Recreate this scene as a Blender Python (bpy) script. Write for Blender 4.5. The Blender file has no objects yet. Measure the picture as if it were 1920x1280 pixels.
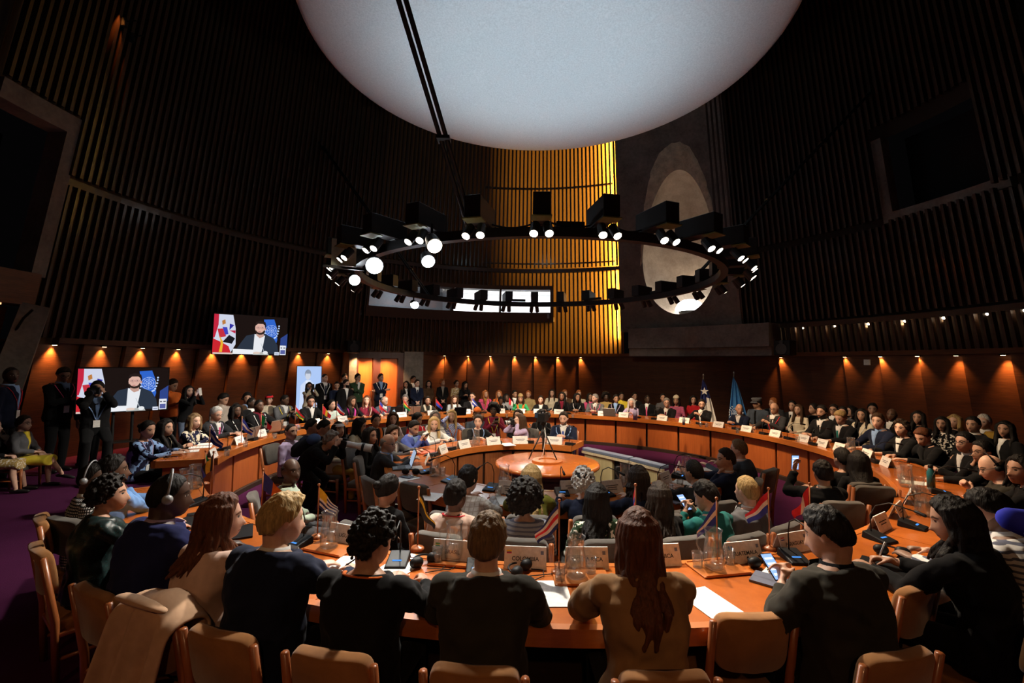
import bpy, math, random
import numpy as np
from mathutils import Vector, Matrix, noise as mnoise
random.seed(7)
PI = math.pi
scene = bpy.context.scene
COL = scene.collection
V = Vector
def R(d): return math.radians(d)
def sstep(a, b, x):
    t = max(0.0, min(1.0, (x - a) / (b - a))) if a != b else float(x > a)
    return t * t * (3 - 2 * t)

# ------------------------------------------------------------------ camera
H = 2.04
FPX = 853.0
PITCH = math.atan(43 / FPX)
ROLL = R(0.6)
_f = V((0, math.cos(PITCH), math.sin(PITCH)))
_u0 = V((0, -math.sin(PITCH), math.cos(PITCH)))
_r0 = V((1, 0, 0))
_r = _r0 * math.cos(ROLL) + _u0 * math.sin(ROLL)
_u = -_r0 * math.sin(ROLL) + _u0 * math.cos(ROLL)
cd = bpy.data.cameras.new('camera')
cd.sensor_width = 36; cd.lens = FPX / 1920 * 36
cd.clip_start = 0.05; cd.clip_end = 100
cam = bpy.data.objects.new('camera', cd)
COL.objects.link(cam)
cam.matrix_world = Matrix(((_r.x, _u.x, -_f.x, 0), (_r.y, _u.y, -_f.y, 0), (_r.z, _u.z, -_f.z, H), (0, 0, 0, 1)))
scene.camera = cam
def ray(x, y): return (_f * FPX + _r * (x - 960) + _u * (640 - y)) / FPX
def at_y(x, y, d):
    r = ray(x, y); t = d / r.y
    return V((r.x * t, d, H + r.z * t))
def at_z(x, y, z):
    r = ray(x, y); t = (z - H) / r.z
    return V((r.x * t, r.y * t, z))
C1 = V((0.4, 7.6, 0)); C2 = V((0.4, 6.3, 0))
def at_r(x, y, rad, far=True, c=C1):
    r = ray(x, y)
    a = r.x ** 2 + r.y ** 2; b = -2 * (r.x * c.x + r.y * c.y); q = c.x ** 2 + c.y ** 2 - rad ** 2
    D = max(0.0, b * b - 4 * a * q)
    t = (-b + (1 if far else -1) * math.sqrt(D)) / (2 * a)
    return V((r.x * t, r.y * t, H + r.z * t))
def P(a, rad, z, c=C1): return V((c.x + rad * math.cos(R(a)), c.y + rad * math.sin(R(a)), z))
def ang(p, c=C1): return math.degrees(math.atan2(p.y - c.y, p.x - c.x))

# ------------------------------------------------------------------ meshes
class MB:
    def __init__(s): s.v = []; s.f = []; s.m = []
    def add(s, vs, fs, mat=0):
        b = len(s.v); s.v.extend(tuple(x) for x in vs)
        for f in fs: s.f.append(tuple(b + i for i in f)); s.m.append(mat)
        return s
    def box(s, c, d, rot=None, mat=0, taper=1.0):
        c = V(c); hx, hy, hz = d[0] / 2, d[1] / 2, d[2] / 2
        vs = []
        for z, k in ((-hz, 1.0), (hz, taper)):
            for x, y in ((-hx, -hy), (hx, -hy), (hx, hy), (-hx, hy)):
                p = V((x * k, y * k, z))
                vs.append(c + (rot @ p if rot else p))
        return s.add(vs, [(3, 2, 1, 0), (4, 5, 6, 7), (0, 1, 5, 4), (1, 2, 6, 5), (2, 3, 7, 6), (3, 0, 4, 7)], mat)
    def loft(s, rings, mat=0, cap=True, closed=True):
        n = len(rings[0]); vs = [p for r in rings for p in r]; fs = []
        for i in range(len(rings) - 1):
            for j in range(n if closed else n - 1):
                k = (j + 1) % n
                fs.append((i * n + j, i * n + k, (i + 1) * n + k, (i + 1) * n + j))
        if cap:
            fs.append(tuple(range(n))[::-1]); fs.append(tuple((len(rings) - 1) * n + j for j in range(n)))
        return s.add(vs, fs, mat)
    def tube(s, pts, rad, n=8, mat=0, cap=True, round_=False, flat=None, upv=None):
        """swept circle (or ellipse: flat = thickness ratio along upv)"""
        pts = [V(p) for p in pts]
        if not isinstance(rad, (list, tuple)): rad = [rad] * len(pts)
        rad = list(rad)
        if round_:
            d0 = (pts[0] - pts[1]).normalized(); d1 = (pts[-1] - pts[-2]).normalized()
            a, b = rad[0], rad[-1]
            pts = [pts[0] + d0 * a * .98, pts[0] + d0 * a * .8, pts[0] + d0 * a * .4] + pts + [pts[-1] + d1 * b * .4, pts[-1] + d1 * b * .8, pts[-1] + d1 * b * .98]
            rad = [a * .18, a * .6, a * .92] + rad + [b * .92, b * .6, b * .18]
        t = (pts[1] - pts[0]).normalized()
        ref = V(upv) if upv else (V((0, 0, 1)) if abs(t.z) < .9 else V((1, 0, 0)))
        rings = []
        nrm = (ref - t * ref.dot(t)).normalized()
        for i, p in enumerate(pts):
            if i == 0: t = pts[1] - pts[0]
            elif i == len(pts) - 1: t = pts[i] - pts[i - 1]
            else: t = pts[i + 1] - pts[i - 1]
            t = t.normalized() if t.length > 1e-9 else V((0, 0, 1))
            if upv: nrm = V(upv)
            nrm = nrm - t * nrm.dot(t)
            nrm = nrm.normalized() if nrm.length > 1e-6 else t.orthogonal().normalized()
            bi = t.cross(nrm)
            r = rad[i]; fl = flat if flat else 1.0
            rings.append([p + bi * (r * math.cos(2 * PI * k / n)) + nrm * (r * fl * math.sin(2 * PI * k / n)) for k in range(n)])
        return s.loft(rings, mat, cap)
    def ball(s, c, r, n=10, m=7, rot=None, mat=0):
        c = V(c); r = r if isinstance(r, (tuple, list)) else (r, r, r)
        rings = []
        for i in range(m + 1):
            th = PI * (i + .02) / (m + .04)
            ring = []
            for k in range(n):
                ph = 2 * PI * k / n
                p = V((r[0] * math.sin(th) * math.cos(ph), r[1] * math.sin(th) * math.sin(ph), -r[2] * math.cos(th)))
                ring.append(c + (rot @ p if rot else p))
            rings.append(ring)
        return s.loft(rings, mat)
    def lathe(s, prof, n=20, at=(0, 0, 0), mat=0, cap=True, a0=0, a1=360):
        at = V(at); full = abs(a1 - a0) >= 360
        k = n if full else n + 1
        rings = [[at + V((r * math.cos(R(a0 + (a1 - a0) * i / n)), r * math.sin(R(a0 + (a1 - a0) * i / n)), z)) for i in range(k)] for r, z in prof]
        return s.loft(rings, mat, cap and full, full)
    def arc(s, r0, r1, z0, z1, a0, a1, n, mat=0, r0b=None, r1b=None):
        """curved box about the local origin; r0b / r1b: radii at the top"""
        r0b = r0 if r0b is None else r0b; r1b = r1 if r1b is None else r1b
        rings = []
        for i in range(n + 1):
            a = R(a0 + (a1 - a0) * i / n); c, q = math.cos(a), math.sin(a)
            rings.append([V((r0 * c, r0 * q, z0)), V((r1 * c, r1 * q, z0)), V((r1b * c, r1b * q, z1)), V((r0b * c, r0b * q, z1))])
        return s.loft(rings, mat)
    def build(s, name, mats, parent=None, smooth=False, color=None, loc=None):
        me = bpy.data.meshes.new(name)
        me.from_pydata(s.v, [], s.f)
        mats = mats if isinstance(mats, (list, tuple)) else [mats]
        for m in mats: me.materials.append(m)
        if len(mats) > 1: me.polygons.foreach_set('material_index', s.m)
        if smooth: me.polygons.foreach_set('use_smooth', [True] * len(s.f))
        me.update()
        o = bpy.data.objects.new(name, me); COL.objects.link(o)
        if parent: o.parent = parent
        if color: o.color = (*color, 1)
        if loc is not None: o.location = loc
        return o
def shade_auto(o, deg=35):
    me = o.data
    me.polygons.foreach_set('use_smooth', [True] * len(me.polygons))
    try: me.set_sharp_from_angle(angle=R(deg))
    except Exception: pass
    return o
def tag(o, label, cat=None, group=None, kind=None):
    if label: o['label'] = label
    if cat: o['category'] = cat
    if group: o['group'] = group
    if kind: o['kind'] = kind
    return o
def thing(name, label, cat, loc=(0, 0, 0), rz=0.0, group=None, k=1.0):
    o = bpy.data.objects.new(name, None); COL.objects.link(o)
    o.location = loc; o.rotation_euler = (0, 0, rz); o.scale = (k, k, k)
    o.empty_display_size = .1
    return tag(o, label, cat, group)
def copy_tree(o, parent=None):
    c = o.copy(); COL.objects.link(c)
    if parent: c.parent = parent
    for ch in o.children: copy_tree(ch, c)
    return c
def bevel(o, w, seg=2):
    m = o.modifiers.new('b', 'BEVEL'); m.width = w; m.segments = seg; m.limit_method = 'ANGLE'; m.angle_limit = R(40)
    return o
def face_to(p, q):
    """rotation about z that turns local +y from p towards q"""
    return math.atan2(-(q[0] - p[0]), q[1] - p[1])

# ------------------------------------------------------------------ materials
MATS = {}
def new_mat(name):
    m = bpy.data.materials.new(name); m.use_nodes = True
    nt = m.node_tree
    return m, nt, nt.nodes['Principled BSDF']
def nd(nt, typ, **kw):
    n = nt.nodes.new(typ)
    for k, v in kw.items():
        if k.startswith('i_'): n.inputs[int(k[2:])].default_value = v
        else: setattr(n, k, v)
    return n
def ramp(nt, fac, stops):
    n = nt.nodes.new('ShaderNodeValToRGB'); e = n.color_ramp.elements
    while len(e) > 1: e.remove(e[-1])
    e[0].position, e[0].color = stops[0][0], (*stops[0][1], 1)
    for p, c in stops[1:]:
        x = e.new(p); x.color = (*c, 1)
    nt.links.new(fac, n.inputs[0]); return n.outputs[0]
def mth(nt, op, a, b=None, c=None):
    n = nt.nodes.new('ShaderNodeMath'); n.operation = op
    for i, x in enumerate((a, b, c)):
        if x is None: continue
        if isinstance(x, (int, float)): n.inputs[i].default_value = x
        else: nt.links.new(x, n.inputs[i])
    return n.outputs[0]
def mixc(nt, fac, a, b, mode='MIX'):
    n = nt.nodes.new('ShaderNodeMix'); n.data_type = 'RGBA'; n.blend_type = mode
    for i, x in ((0, fac), (6, a), (7, b)):
        if isinstance(x, (int, float)): n.inputs[i].default_value = x
        elif isinstance(x, tuple): n.inputs[i].default_value = (*x, 1) if len(x) == 3 else x
        else: nt.links.new(x, n.inputs[i])
    return n.outputs[2]
def bump(nt, bsdf, h, strength=.2, dist=.01):
    b = nt.nodes.new('ShaderNodeBump'); b.inputs['Strength'].default_value = strength; b.inputs['Distance'].default_value = dist
    nt.links.new(h, b.inputs['Height']); nt.links.new(b.outputs[0], bsdf.inputs['Normal'])
def coords(nt, scale=(1, 1, 1), kind='Object'):
    tc = nt.nodes.new('ShaderNodeTexCoord'); mp = nt.nodes.new('ShaderNodeMapping')
    mp.inputs['Scale'].default_value = scale
    nt.links.new(tc.outputs[kind], mp.inputs[0]); return mp.outputs[0]
def noise_(nt, vec, scale, detail=4, rough=.55):
    n = nt.nodes.new('ShaderNodeTexNoise'); n.inputs['Scale'].default_value = scale; n.inputs['Detail'].default_value = detail; n.inputs['Roughness'].default_value = rough
    if vec: nt.links.new(vec, n.inputs['Vector'])
    return n.outputs[0]
def plain(name, col, rough=.6, metal=0.0, spec=.5, emit=None, es=0.0, coat=0.0):
    key = (name, col, rough, metal)
    if key in MATS: return MATS[key]
    m, nt, b = new_mat(name)
    n = noise_(nt, coords(nt), 40, 3)
    nt.links.new(ramp(nt, n, [(.25, tuple(c * .85 for c in col)), (.75, tuple(min(1, c * 1.12) for c in col))]), b.inputs['Base Color'])
    b.inputs['Roughness'].default_value = rough; b.inputs['Metallic'].default_value = metal
    b.inputs['Specular IOR Level'].default_value = spec
    if coat: b.inputs['Coat Weight'].default_value = coat; b.inputs['Coat Roughness'].default_value = .1
    if emit: b.inputs['Emission Color'].default_value = (*emit, 1); b.inputs['Emission Strength'].default_value = es
    MATS[key] = m; return m
def glow(name, col, s):
    key = ('glow', name, col, s)
    if key in MATS: return MATS[key]
    m = bpy.data.materials.new(name); m.use_nodes = True; nt = m.node_tree
    nt.nodes.clear()
    e = nt.nodes.new('ShaderNodeEmission'); e.inputs[0].default_value = (*col, 1); e.inputs[1].default_value = s
    o = nt.nodes.new('ShaderNodeOutputMaterial'); nt.links.new(e.outputs[0], o.inputs[0])
    m.cycles.emission_sampling = 'AUTO' if s > 1.5 else 'NONE'
    MATS[key] = m; return m
def wood(name, dark, light, scale=(1, 1, 1), grain=14, rough=.35, coat=.3, kind='Object', bumps=.05):
    m, nt, b = new_mat(name)
    v = coords(nt, scale, kind)
    n1 = noise_(nt, v, grain, 6, .65); n2 = noise_(nt, v, grain * .15, 2)
    f = mth(nt, 'ADD', mth(nt, 'MULTIPLY', n1, .65), mth(nt, 'MULTIPLY', n2, .35))
    nt.links.new(ramp(nt, f, [(.3, dark), (.5, tuple((a + c) / 2 for a, c in zip(dark, light))), (.68, light)]), b.inputs['Base Color'])
    b.inputs['Roughness'].default_value = rough
    b.inputs['Coat Weight'].default_value = coat; b.inputs['Coat Roughness'].default_value = .12
    bump(nt, b, n1, bumps, .004)
    return m
def objcol(name, rough=.9, sheen=.04, nscale=9, bstr=.25, bdist=.012, weave=True, spec=.12):
    """cloth: colour comes from the object itself"""
    m, nt, b = new_mat(name)
    oi = nt.nodes.new('ShaderNodeObjectInfo')
    v = coords(nt)
    n = noise_(nt, v, nscale, 4)
    c = mixc(nt, 1.0, oi.outputs['Color'], ramp(nt, n, [(.3, (.8, .8, .8)), (.7, (1.1, 1.1, 1.1))]), 'MULTIPLY')
    nt.links.new(c, b.inputs['Base Color'])
    b.inputs['Roughness'].default_value = rough; b.inputs['Specular IOR Level'].default_value = spec
    b.inputs['Sheen Weight'].default_value = sheen; b.inputs['Sheen Roughness'].default_value = .5
    w = noise_(nt, coords(nt, (1, 1, .55)), 7, 3, .5)
    bump(nt, b, w, bstr, bdist * 2.5)
    return m, nt, b, c

M_cloth = objcol('cloth')[0]
def pattern_mat(name, build):
    m, nt, b, c = objcol(name)
    nt.links.new(build(nt, c), b.inputs['Base Color']); return m
def _sep(nt, v):
    s = nt.nodes.new('ShaderNodeSeparateXYZ'); nt.links.new(v, s.inputs[0]); return s.outputs
def _check(nt, c):
    o = _sep(nt, coords(nt, (70, 70, 60)))
    a = mth(nt, 'GREATER_THAN', mth(nt, 'SINE', mth(nt, 'MULTIPLY', mth(nt, 'ADD', o[0], o[1]), 4.2)), .25)
    d = mth(nt, 'GREATER_THAN', mth(nt, 'SINE', mth(nt, 'MULTIPLY', o[2], 4.6)), .25)
    return mixc(nt, mth(nt, 'MAXIMUM', a, d), c, (.02, .018, .015))
def _plaid(nt, c):
    o = _sep(nt, coords(nt))
    a = mth(nt, 'GREATER_THAN', mth(nt, 'SINE', mth(nt, 'MULTIPLY', o[0], 150)), .8)
    d = mth(nt, 'GREATER_THAN', mth(nt, 'SINE', mth(nt, 'MULTIPLY', o[2], 150)), .8)
    return mixc(nt, mth(nt, 'MULTIPLY', mth(nt, 'MAXIMUM', a, d), .55), c, (.2, .15, .12))
def _blotch(nt, c):
    n = noise_(nt, coords(nt, (1, 1, .6)), 13, 2)
    return mixc(nt, mth(nt, 'GREATER_THAN', n, .52), (.012, .012, .035), c)
def _zig(nt, c):
    o = _sep(nt, coords(nt))
    z = mth(nt, 'ADD', mth(nt, 'MULTIPLY', o[2], 28), mth(nt, 'PINGPONG', mth(nt, 'MULTIPLY', mth(nt, 'ADD', o[0], o[1]), 28), .8))
    return mixc(nt, mth(nt, 'GREATER_THAN', mth(nt, 'FRACT', z), .55), c, (.6, .62, .7))
def _hstripe(nt, c):
    o = _sep(nt, coords(nt))
    return mixc(nt, mth(nt, 'GREATER_THAN', mth(nt, 'SINE', mth(nt, 'MULTIPLY', o[2], 190)), .3), c, (.12, .13, .18))
def _sequin(nt, c):
    vv = nt.nodes.new('ShaderNodeTexVoronoi'); vv.inputs['Scale'].default_value = 95
    nt.links.new(coords(nt), vv.inputs[0])
    return mixc(nt, mth(nt, 'LESS_THAN', vv.outputs[0], .15), c, (.01, .26, .28))
def _flower(nt, c):
    n = noise_(nt, coords(nt), 30, 2)
    return mixc(nt, mth(nt, 'GREATER_THAN', n, .56), c, (.75, .7, .62))
PAT = {'check': pattern_mat('checked_cloth', _check), 'plaid': pattern_mat('plaid_cloth', _plaid), 'blotch': pattern_mat('blotched_print_cloth', _blotch),
       'zig': pattern_mat('zigzag_cloth', _zig), 'hstripe': pattern_mat('striped_cloth', _hstripe), 'sequin': pattern_mat('sequin_cloth', _sequin), 'flower': pattern_mat('flower_print_cloth', _flower)}
_sb = PAT['sequin'].node_tree.nodes['Principled BSDF']; _sb.inputs['Roughness'].default_value = .4; _sb.inputs['Specular IOR Level'].default_value = .35

def skin_mat():
    m, nt, b = new_mat('skin')
    oi = nt.nodes.new('ShaderNodeObjectInfo')
    at = nt.nodes.new('ShaderNodeAttribute'); at.attribute_name = 'hl'
    hc = nt.nodes.new('ShaderNodeAttribute'); hc.attribute_type = 'OBJECT'; hc.attribute_name = 'hairc'
    be = nt.nodes.new('ShaderNodeAttribute'); be.attribute_type = 'OBJECT'; be.attribute_name = 'beard'
    x, y, z = _sep(nt, at.outputs['Vector'])
    ax = mth(nt, 'ABSOLUTE', x)
    front = mth(nt, 'GREATER_THAN', y, .045)
    def ell(cx, cz, rx, rz, zz=None, soft=1.0):
        zz = zz if zz is not None else z
        u = mth(nt, 'DIVIDE', mth(nt, 'SUBTRACT', ax, cx), rx); w = mth(nt, 'DIVIDE', mth(nt, 'SUBTRACT', zz, cz), rz)
        d = mth(nt, 'ADD', mth(nt, 'MULTIPLY', u, u), mth(nt, 'MULTIPLY', w, w))
        return mth(nt, 'MULTIPLY', mth(nt, 'LESS_THAN', d, soft), front)
    n = noise_(nt, coords(nt), 25, 3)
    col = mixc(nt, 1.0, oi.outputs['Color'], ramp(nt, n, [(.3, (.88, .86, .85)), (.7, (1.08, 1.05, 1.05))]), 'MULTIPLY')
    col = mixc(nt, mth(nt, 'MULTIPLY', ell(0, -.064, .024, .0095), .85), col, mixc(nt, .6, oi.outputs['Color'], (.30, .035, .035)))
    col = mixc(nt, mth(nt, 'MULTIPLY', ell(0, -.0635, .023, .0018), .85), col, (.05, .012, .01))
    for cx in (.0085,): col = mixc(nt, mth(nt, 'MULTIPLY', ell(cx, -.040, .0045, .003), .5), col, (.08, .03, .02))
    brow = ell(.033, .034, .022, .0065, mth(nt, 'ADD', z, mth(nt, 'MULTIPLY', mth(nt, 'ABSOLUTE', mth(nt, 'SUBTRACT', ax, .03)), .35)))
    col = mixc(nt, mth(nt, 'MULTIPLY', brow, .85), col, hc.outputs['Color'])
    # beard: jaw and upper lip
    jaw = mth(nt, 'MULTIPLY', mth(nt, 'LESS_THAN', z, mth(nt, 'SUBTRACT', mth(nt, 'MULTIPLY', ax, .9), .078)), mth(nt, 'GREATER_THAN', y, -.005))
    lipz = ell(0, -.046, .032, .010)
    bm = mth(nt, 'MULTIPLY', mth(nt, 'MULTIPLY', mth(nt, 'MAXIMUM', jaw, lipz), mth(nt, 'SUBTRACT', 1.0, ell(0, -.062, .020, .007))), mth(nt, 'GREATER_THAN', z, -.135))
    col = mixc(nt, mth(nt, 'MULTIPLY', bm, be.outputs['Fac']), col, hc.outputs['Color'])
    col = mixc(nt, ell(.0315, .011, .0140, .0058), col, (.40, .36, .33))
    col = mixc(nt, ell(.0315, .011, .0080, .0064), col, (.02, .012, .008))
    col = mixc(nt, mth(nt, 'MULTIPLY', ell(.0315, .017, .0165, .0022), .8), col, (.03, .018, .012))
    nt.links.new(col, b.inputs['Base Color'])
    b.inputs['Roughness'].default_value = .48; b.inputs['Specular IOR Level'].default_value = .4
    bump(nt, b, noise_(nt, coords(nt), 60, 2), .06, .003)
    return m
M_skin = skin_mat()
def hair_mat():
    m, nt, b = new_mat('hair')
    oi = nt.nodes.new('ShaderNodeObjectInfo')
    n = noise_(nt, coords(nt, (1, 1, .12)), 90, 3, .6)
    c = mixc(nt, 1.0, oi.outputs['Color'], ramp(nt, n, [(.3, (.55, .55, .55)), (.7, (1.35, 1.3, 1.25))]), 'MULTIPLY')
    nt.links.new(c, b.inputs['Base Color']); b.inputs['Roughness'].default_value = .58; b.inputs['Specular IOR Level'].default_value = .18
    bump(nt, b, n, .7, .01)
    return m
M_hair = hair_mat()
M_black = plain('black_plastic', (.008, .008, .009), .5, 0.0, .2)
M_mblack = plain('matt_black_metal', (.012, .012, .012), .55, .3)
M_white = plain('white_paper', (.8, .8, .78), .7)
M_card = plain('card_stock', (.78, .76, .73), .55)
M_ink = plain('printing_ink', (.02, .02, .022), .6)
M_chrome = plain('brushed_steel', (.5, .5, .5), .3, .9)
M_lens = glow('lamp_lens', (1, .86, .68), 28)
M_cool = glow('cool_lamp_lens', (.82, .92, 1), 60)
M_warm = glow('downlight_lens', (1, .62, .3), 16)
def glass_mat(name, tint=(1, 1, 1), ior=1.45, rough=0.02, alpha_mix=.0):
    m = bpy.data.materials.new(name); m.use_nodes = True; nt = m.node_tree; nt.nodes.clear()
    gl = nt.nodes.new('ShaderNodeBsdfGlossy'); gl.inputs['Roughness'].default_value = rough
    tr = nt.nodes.new('ShaderNodeBsdfTransparent'); tr.inputs[0].default_value = (*tint, 1)
    fr = nt.nodes.new('ShaderNodeLayerWeight'); fr.inputs[0].default_value = .35
    n = noise_(nt, coords(nt), 18, 2)
    b = nt.nodes.new('ShaderNodeBump'); b.inputs['Strength'].default_value = .25; b.inputs['Distance'].default_value = .004
    nt.links.new(n, b.inputs['Height']); nt.links.new(b.outputs[0], gl.inputs['Normal'])
    mx = nt.nodes.new('ShaderNodeMixShader'); o = nt.nodes.new('ShaderNodeOutputMaterial')
    f = mth(nt, 'ADD', mth(nt, 'MULTIPLY', mth(nt, 'POWER', fr.outputs[1], 2.2), .7), .10)
    nt.links.new(f, mx.inputs[0]); nt.links.new(tr.outputs[0], mx.inputs[1]); nt.links.new(gl.outputs[0], mx.inputs[2])
    df = nt.nodes.new('ShaderNodeBsdfDiffuse'); df.inputs[0].default_value = (.85, .87, .87, 1); m2 = nt.nodes.new('ShaderNodeMixShader'); m2.inputs[0].default_value = alpha_mix
    nt.links.new(mx.outputs[0], m2.inputs[1]); nt.links.new(df.outputs[0], m2.inputs[2]); nt.links.new(m2.outputs[0], o.inputs[0])
    return m
M_glass = glass_mat('clear_glass', (.975, .98, .975), rough=.10, alpha_mix=.025)
M_water = glass_mat('water', (.95, .96, .94), 1.33, rough=.12, alpha_mix=.015)
M_pane = glass_mat('window_glass', (.97, .98, .98))
M_tablewood = wood('polished_table_wood', (.36, .085, .013), (.52, .138, .022), (2, 2, 6), 6, .24, .35, bumps=0)
M_rimwood = wood('table_edge_wood', (.40, .11, .018), (.56, .17, .032), (2, 2, 8), 5, .3, .4)
M_panelwood = wood('desk_front_wood', (.36, .085, .018), (.54, .145, .032), (9, 9, .6), 6, .38, .25)
M_seam = plain('dark_seam', (.01, .007, .005), .8)
M_chairwood = wood('chair_wood', (.25, .07, .02), (.42, .13, .04), (8, 8, 1), 8, .35, .3)
# ================================================================== room
def Rw(z): return 10.0 - .2 * z
def at_cone(x, y, off=0.0):
    z = 3.0
    for _ in range(25):
        p = at_r(x, y, Rw(z) - off); z = .5 * z + .5 * p.z
    return p
def st(o, label=None):
    o['kind'] = 'structure'
    if label: o['label'] = label; o['category'] = 'wall'
    return o
def spot(name, loc, aim, power, size, col, blend=.5, rad=.04):
    l = bpy.data.lights.new(name, 'SPOT'); l.energy = power; l.spot_size = R(size); l.spot_blend = blend; l.color = col; l.shadow_soft_size = rad
    o = bpy.data.objects.new(name, l); COL.objects.link(o); o.location = loc
    o.rotation_euler = (V(aim) - V(loc)).to_track_quat('-Z', 'Y').to_euler()
    return o
def area(name, loc, aim, power, sx, sy, col):
    l = bpy.data.lights.new(name, 'AREA'); l.energy = power; l.shape = 'RECTANGLE'; l.size = sx; l.size_y = sy; l.color = col
    o = bpy.data.objects.new(name, l); COL.objects.link(o); o.location = loc
    o.rotation_euler = (V(aim) - V(loc)).to_track_quat('-Z', 'Y').to_euler()
    return o
def point(name, loc, power, col, rad=.03):
    l = bpy.data.lights.new(name, 'POINT'); l.energy = power; l.color = col; l.shadow_soft_size = rad
    o = bpy.data.objects.new(name, l); COL.objects.link(o); o.location = loc; return o

w = bpy.data.worlds.new('world'); scene.world = w; w.use_nodes = True
w.node_tree.nodes['Background'].inputs[0].default_value = (.5, .45, .5, 1); w.node_tree.nodes['Background'].inputs[1].default_value = .002

# carpet floor
m, nt, b = new_mat('purple_carpet')
nz = noise_(nt, coords(nt), 220, 3); n2 = noise_(nt, coords(nt), 3, 3)
nt.links.new(mixc(nt, .4, ramp(nt, nz, [(.3, (.040, .006, .030)), (.7, (.088, .014, .064))]), ramp(nt, n2, [(.3, (.052, .008, .038)), (.7, (.076, .012, .055))])), b.inputs['Base Color'])
b.inputs['Roughness'].default_value = .95; b.inputs['Specular IOR Level'].default_value = .1; bump(nt, b, nz, .5, .01)
mb = MB(); mb.lathe([(.01, -.1), (10.6, -.1), (10.6, 0), (.01, 0)], 96)
fl = st(mb.build('floor', m, loc=C1)); fl['label'] = 'purple carpet floor of the round hall'; fl['category'] = 'floor'

M_slat = wood('dark_slat_wood', (.014, .0065, .003), (.052, .024, .011), (10, 10, .5), 8, .45, .15)
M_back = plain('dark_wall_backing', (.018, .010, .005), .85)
M_backg = plain('gold_lit_wall_lining', (.22, .12, .042), .8)  # same lining, made paler so the gold wash shows stronger
M_backl = plain('dim_wall_lining', (.12, .062, .022), .8)  # same lining, darkened for the wall that gets less light
M_wains = wood('wainscot_wood', (.05, .018, .008), (.17, .062, .022), (.6, .6, 9), 7, .5, .15, bumps=.25)
def conc(name, a, c, sc=6):
    m, nt, b = new_mat(name)
    v = coords(nt); n = noise_(nt, v, sc, 8, .65); n2 = noise_(nt, v, sc * 9, 4)
    f = mth(nt, 'ADD', mth(nt, 'MULTIPLY', n, .7), mth(nt, 'MULTIPLY', n2, .3))
    nt.links.new(ramp(nt, f, [(.35, a), (.65, c)]), b.inputs['Base Color']); b.inputs['Roughness'].default_value = .9; b.inputs['Specular IOR Level'].default_value = .15
    bump(nt, b, f, .35, .03); return m
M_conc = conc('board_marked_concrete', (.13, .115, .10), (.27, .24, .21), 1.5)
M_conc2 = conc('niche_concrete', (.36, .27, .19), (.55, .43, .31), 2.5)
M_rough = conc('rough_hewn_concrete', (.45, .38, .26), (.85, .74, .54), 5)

NB = (60.0, 124.0)
SIDES = (('wall_right', -2.0, 46.0), ('wall_back', 67.5, 124.0), ('wall_left', 124.0, 184.0))
TIER = 5.42
ca = ang(at_cone(1387, 560, .4)); cb = ang(at_cone(1158, 420, .4))       # concrete bay
wl, wr = ang(at_cone(683, 560)), ang(at_cone(1034, 560))                  # booth windows
gA = ang(at_cone(112, 330))                                               # gallery opening
rA0, rA1 = ang(at_cone(1905, 320)), ang(at_cone(1668, 330)); rz0, rz1 = at_cone(1668, 402).z, at_cone(1655, 262).z
led = (at_cone(1440, 612, .15).z)
def seg_cone(mb, a0, a1, z0, z1, off0, off1, n, mat=0):
    mb.arc(Rw(z0) - off1, Rw(z0) - off0, z0, z1, a0, a1, n, mat, Rw(z1) - off1, Rw(z1) - off0)
def wall_with_holes(mb, a0, a1):
    holes = [(wr, wl, 3.92, 4.72), (gA + .6, 190, 2.4, 6.3), (rA0, rA1, rz0, rz1)]
    A = sorted({a0, a1} | {h for q in holes for h in q[:2] if a0 < h < a1} | {a0 + 2 * i for i in range(int((a1 - a0) / 2) + 1)})
    Z = sorted({2.34, 12.0} | {h for q in holes for h in q[2:]})
    for p, q in zip(A, A[1:]):
        for y, z in zip(Z, Z[1:]):
            m1, m2 = (p + q) / 2, (y + z) / 2
            if any(h[0] < m1 < h[1] and h[2] < m2 < h[3] for h in holes): continue
            vs = [V(((Rw(zz)) * math.cos(R(aa)), (Rw(zz)) * math.sin(R(aa)), zz)) for aa, zz in ((p, y), (q, y), (q, z), (p, z))]
            mb.add(vs, [(3, 2, 1, 0)])
def slat(mb, a, z0, z1, off, wd=.052, dp=.10):
    t = V((-math.sin(R(a)), math.cos(R(a)), 0)); n = V((math.cos(R(a)), math.sin(R(a)), 0))
    vs = []
    for z in (z0, z1):
        r1 = Rw(z) - off; r0 = r1 - dp
        for r, s in ((r0, -1), (r0, 1), (r1, 1), (r1, -1)):
            q = n * r + t * (s * wd / 2); vs.append((q.x, q.y, z))
    mb.add(vs, [(3, 2, 1, 0), (4, 5, 6, 7), (0, 1, 5, 4), (1, 2, 6, 5), (2, 3, 7, 6), (3, 0, 4, 7)])
DR = (ang(at_cone(752, 700, .1)), ang(at_cone(652, 700, .1)))              # door span
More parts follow.
